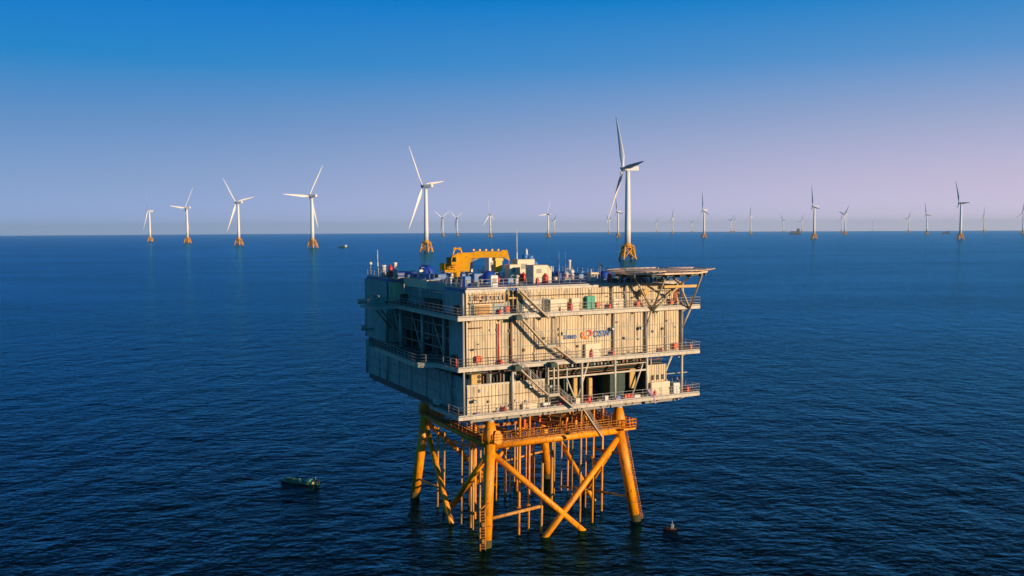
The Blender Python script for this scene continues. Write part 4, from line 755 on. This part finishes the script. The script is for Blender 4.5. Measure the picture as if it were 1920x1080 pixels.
spots = [(3.2, 3.6, 'near the left front roof corner'), (8.9, 4.4, 'at the roof edge below the sheeted ball'), (10.4, 7.0, 'between the sheeted ball and the white cabin'), (16.4, 11.6, 'behind the rounded cabin'), (19.2, 6.2, 'on the roof edge left of the slotted cabinet'), (1.2, 29.0, 'beside the thick stack at the back left'), (2.0, 33.8, 'at the back left corner railing'), (4.6, 26.0, 'behind the sheeted dome'), (17.8, 20.0, 'behind the blue chute'), (21.6, 12.0, 'between dark blue platform and helideck'), (20.4, 19.0, 'behind the two thin masts'), (22.8, 7.6, 'left of the helideck edge'), (6.5, 9.5, 'in front of the crane pedestal'), (3.3, 12.0, 'on the roof left of the crane pedestal'), (18.9, 9.0, 'right of the low white dome')]
for k, (u, v, w) in enumerate(spots):
    t = Thing('roof_vent', ('grey', 'white', 'cream')[k % 3] + ' mushroom vent ' + w, 'vent', (u, v, ZR), 'small vents on the roof'); h = .5 + .25 * (k % 3); m = ('grey_steel', 'white_paint', 'cream_box')[k % 3]
    t.part('pipe', m, MB().tube((u, v, ZR), (u, v, ZR + h), .14, n=10)); t.part('cap', m, MB().lathe((u, v, ZR + h), [(.3, -.06), (.3, .04), (.05, .2)], 12))
# shaded side: equipment on the left walkways and in the opening
def machine(lab, u, v, z, w, d, h, m='dark_grey', name='machine_unit', cat='machine'):
    t = Thing(name, lab, cat, (u, v, z)); t.part('housing', m, MB().bbox(u - w / 2, v - d / 2, z, u + w / 2, v + d / 2, z + h, .05)); t.part('cover', m, MB().box(u - w / 2 - .03, v - d * .3, z + h * .2, u - w / 2, v + d * .3, z + h * .8)); t.part('top_pipe', 'grey_steel', MB().tube((u, v - d / 2, z + h + .12), (u, v + d / 2, z + h + .12), .1))
machine('dark machine nearest the front in the shaded opening', 1.6, 8.5, ZB + .5, 1.2, 2.0, 1.8); machine('second dark machine in the shaded opening', 1.8, 12.4, ZB + .5, 1.0, 1.6, 2.4, 'dark_green'); machine('third dark machine in the shaded opening', 1.6, 16.8, ZB + .5, 1.2, 2.6, 1.5); machine('farthest dark machine in the shaded opening', 1.9, 24, ZB + .5, 1.2, 1.8, 2.2, 'dark_green')
machine('green machinery on the platform at the far left corner', -3.4, 22.2, ZA + .3, 1.6, 2.8, 1.3, 'teal_panel'); machine('dark box beside the machinery at the far left corner', -.7, 18.5, ZA + .45, .8, 1.0, 1.6, 'dark_grey'); machine('radiator bank standing along the shaded top walkway', 1.2, 12.5, ZA + .5, .7, 5.5, 1.2, 'dark_green', 'radiator_bank', 'radiator')
machine('dark hose box on the shaded side near the front corner, middle deck', -.45, 2.6, ZB + .8, .5, .9, .8, 'dark_grey'); machine('dark hose box on the shaded side near the front corner, top deck', -.3, 2.0, ZA + .8, .4, .8, .8, 'dark_grey')
t = Thing('winch', 'small pale winch on the shaded lowest walkway', 'winch', (-1.0, 6.5, ZC + .46)); t.part('drum', 'white_paint', MB().lathe((-1.0, 6.3, ZC + 1.1), [(.42, 0), (.42, .08), (.25, .1), (.25, .5), (.42, .52), (.42, .6)], 14, ax=1)); t.part('frame', 'dark_green', MB().box(-1.4, 6.1, ZC + .46, -.6, 7.1, ZC + .7))
stc = MB(); stc.tube((-.3, 5.6, ZB - .3), (-.4, 3.6, ZC + 1.2), .12); part('drain_pipe', 'rail_grey', stc)

# ------------------------------------------------------------------ boats and ships
def hull(mb, L_, Wd, Hh, sheer=.5):
    n = 12; secs = []
    for i in range(n + 1):
        t = i / n; x = -L_ / 2 + L_ * t; w = Wd / 2 * (math.sin(math.pi * min(1, (t * .92 + .12) ** .8)) ** .6 if t < .98 else .35); w = max(.05, w); s = sheer * (abs(t - .42) * 1.7) ** 2
        secs.append([(x, -w, Hh + s), (x, -w * .75, -.1), (x, 0, -.5), (x, w * .75, -.1), (x, w, Hh + s), (x, w * .88, Hh + s), (x, w * .7, .25), (x, -w * .7, .25), (x, -w * .88, Hh + s)])
    v = [p for s in secs for p in s]; k = 9
    f = [(i * k + j, i * k + (j + 1) % k, (i + 1) * k + (j + 1) % k, (i + 1) * k + j) for i in range(n) for j in range(k)] + [tuple(range(k)), tuple(n * k + j for j in range(k - 1, -1, -1))]
    return mb.add(v, f)
def boat(name, lab, u, v, L_, Wd, ang, m, kind):
    x, y, _ = W(u, v, 0); r = empty(name, (x, y, -.12), rad(ang)); tag(r, lab, 'boat'); k_ = L_ / (8.4 if kind == 1 else 3.4); r.scale = (k_, k_, k_); L_ /= k_; Wd /= k_; hull(MB(), L_, Wd, .42).build('hull', m, r)
    if kind == 1:
        MB().bbox(1.6, -.5, .2, 2.5, .5, 1.05).build('wheelhouse', 'boat_green', r); MB().box(1.8, -.52, .65, 2.3, -.501, .95).build('window', 'lamp_glass', r)
        for k, (a, b, c, mm) in enumerate(((-2.8, .2, .38, 'cream_box'), (-1.7, -.3, .3, 'boat_green'), (-.5, .3, .42, 'cream_dull'), (.2, -.25, .34, 'cream_box'), (.9, .4, .3, 'white_paint'), (3.2, -.5, .34, 'yellow_panel'))):
            MB().ball((a, b, .5), c * .75).build('float', mm, r)
        MB().box(-3.3, -.5, .55, -2.2, .5, .62).build('foredeck', 'wood_brown', r); MB().tube((3.3, .4, .3), (3.3, .4, 1.6), .05).build('pole', 'grey_steel', r)
        MB().box(3.5, -.25, -.1, 4.2, .25, 1.0).build('outboard_motor', 'black_paint', r)
    else:
        MB().box(-.9, -.45, .6, .1, .45, .7).build('thwart', 'wood_brown', r); MB().bbox(.1, -.35, .3, .8, .35, 1.1).build('console', 'cream_dull', r); MB().tube((.45, 0, 1.0), (.45, 0, 2.3), .05).build('mast', 'rail_grey', r); MB().box(1.2, -.2, -.1, 1.6, .2, .9).build('outboard_motor', 'black_paint', r)
        MB().bbox(.15, -.2, 1.1, .75, .2, 1.55).build('awning', 'cream_dull', r)
boat('fishing_boat', 'small green fishing boat heaped with pale floats, alone on the sea left of the platform', -8.1, 46.4, 6.8, 2.0, -24, 'boat_green', 1)
boat('dinghy', 'tiny dark red dinghy in the shadow right of the platform', 29.7, .2, 1.9, .9, -14, 'boat_red', 2)
def ship(lab, px, py, L_, h, ang, m, m2):
    """position from the bearing and the depression below eye level"""
    dx = (px - 960) / FOC; eye = 540 - FOC * PITCH - (px - 960) * .0051 - 1; D = min(15500, CAM_H / max(.0025, (py - eye) / FOC)); x, y = D * dx, D
    r = empty('ship', (x, y, -(x * x + y * y) / (2 * EARTH)), rad(ang)); tag(r, lab, 'ship'); s = L_ / 8.4; mb = MB(); hull(mb, L_, L_ * .17, L_ * .06, L_ * .04); mb.build('hull', m, r)
    MB().bbox(L_ * .18, -L_ * .06, L_ * .05, L_ * .38, L_ * .06, h).build('bridge', m2, r); MB().box(-L_ * .3, -L_ * .05, L_ * .04, L_ * .1, L_ * .05, h * .55).build('cargo', m, r); MB().tube((L_ * .28, 0, h), (L_ * .28, 0, h * 1.5), L_ * .006).build('mast', m2, r)
ship('small dark boat far left of the platform below the left hand turbines', 644, 463, 24, 6, 5, 'dark_green', 'white_paint')
ship('dark ship on the horizon left of the midway orange footed turbine', 1490, 437, 90, 38, 10, 'dark_grey', 'dark_grey')
ship('dark speck of a ship on the horizon left of the large right hand turbine', 1772, 436, 55, 16, 0, 'dark_grey', 'dark_grey')
build_haze()
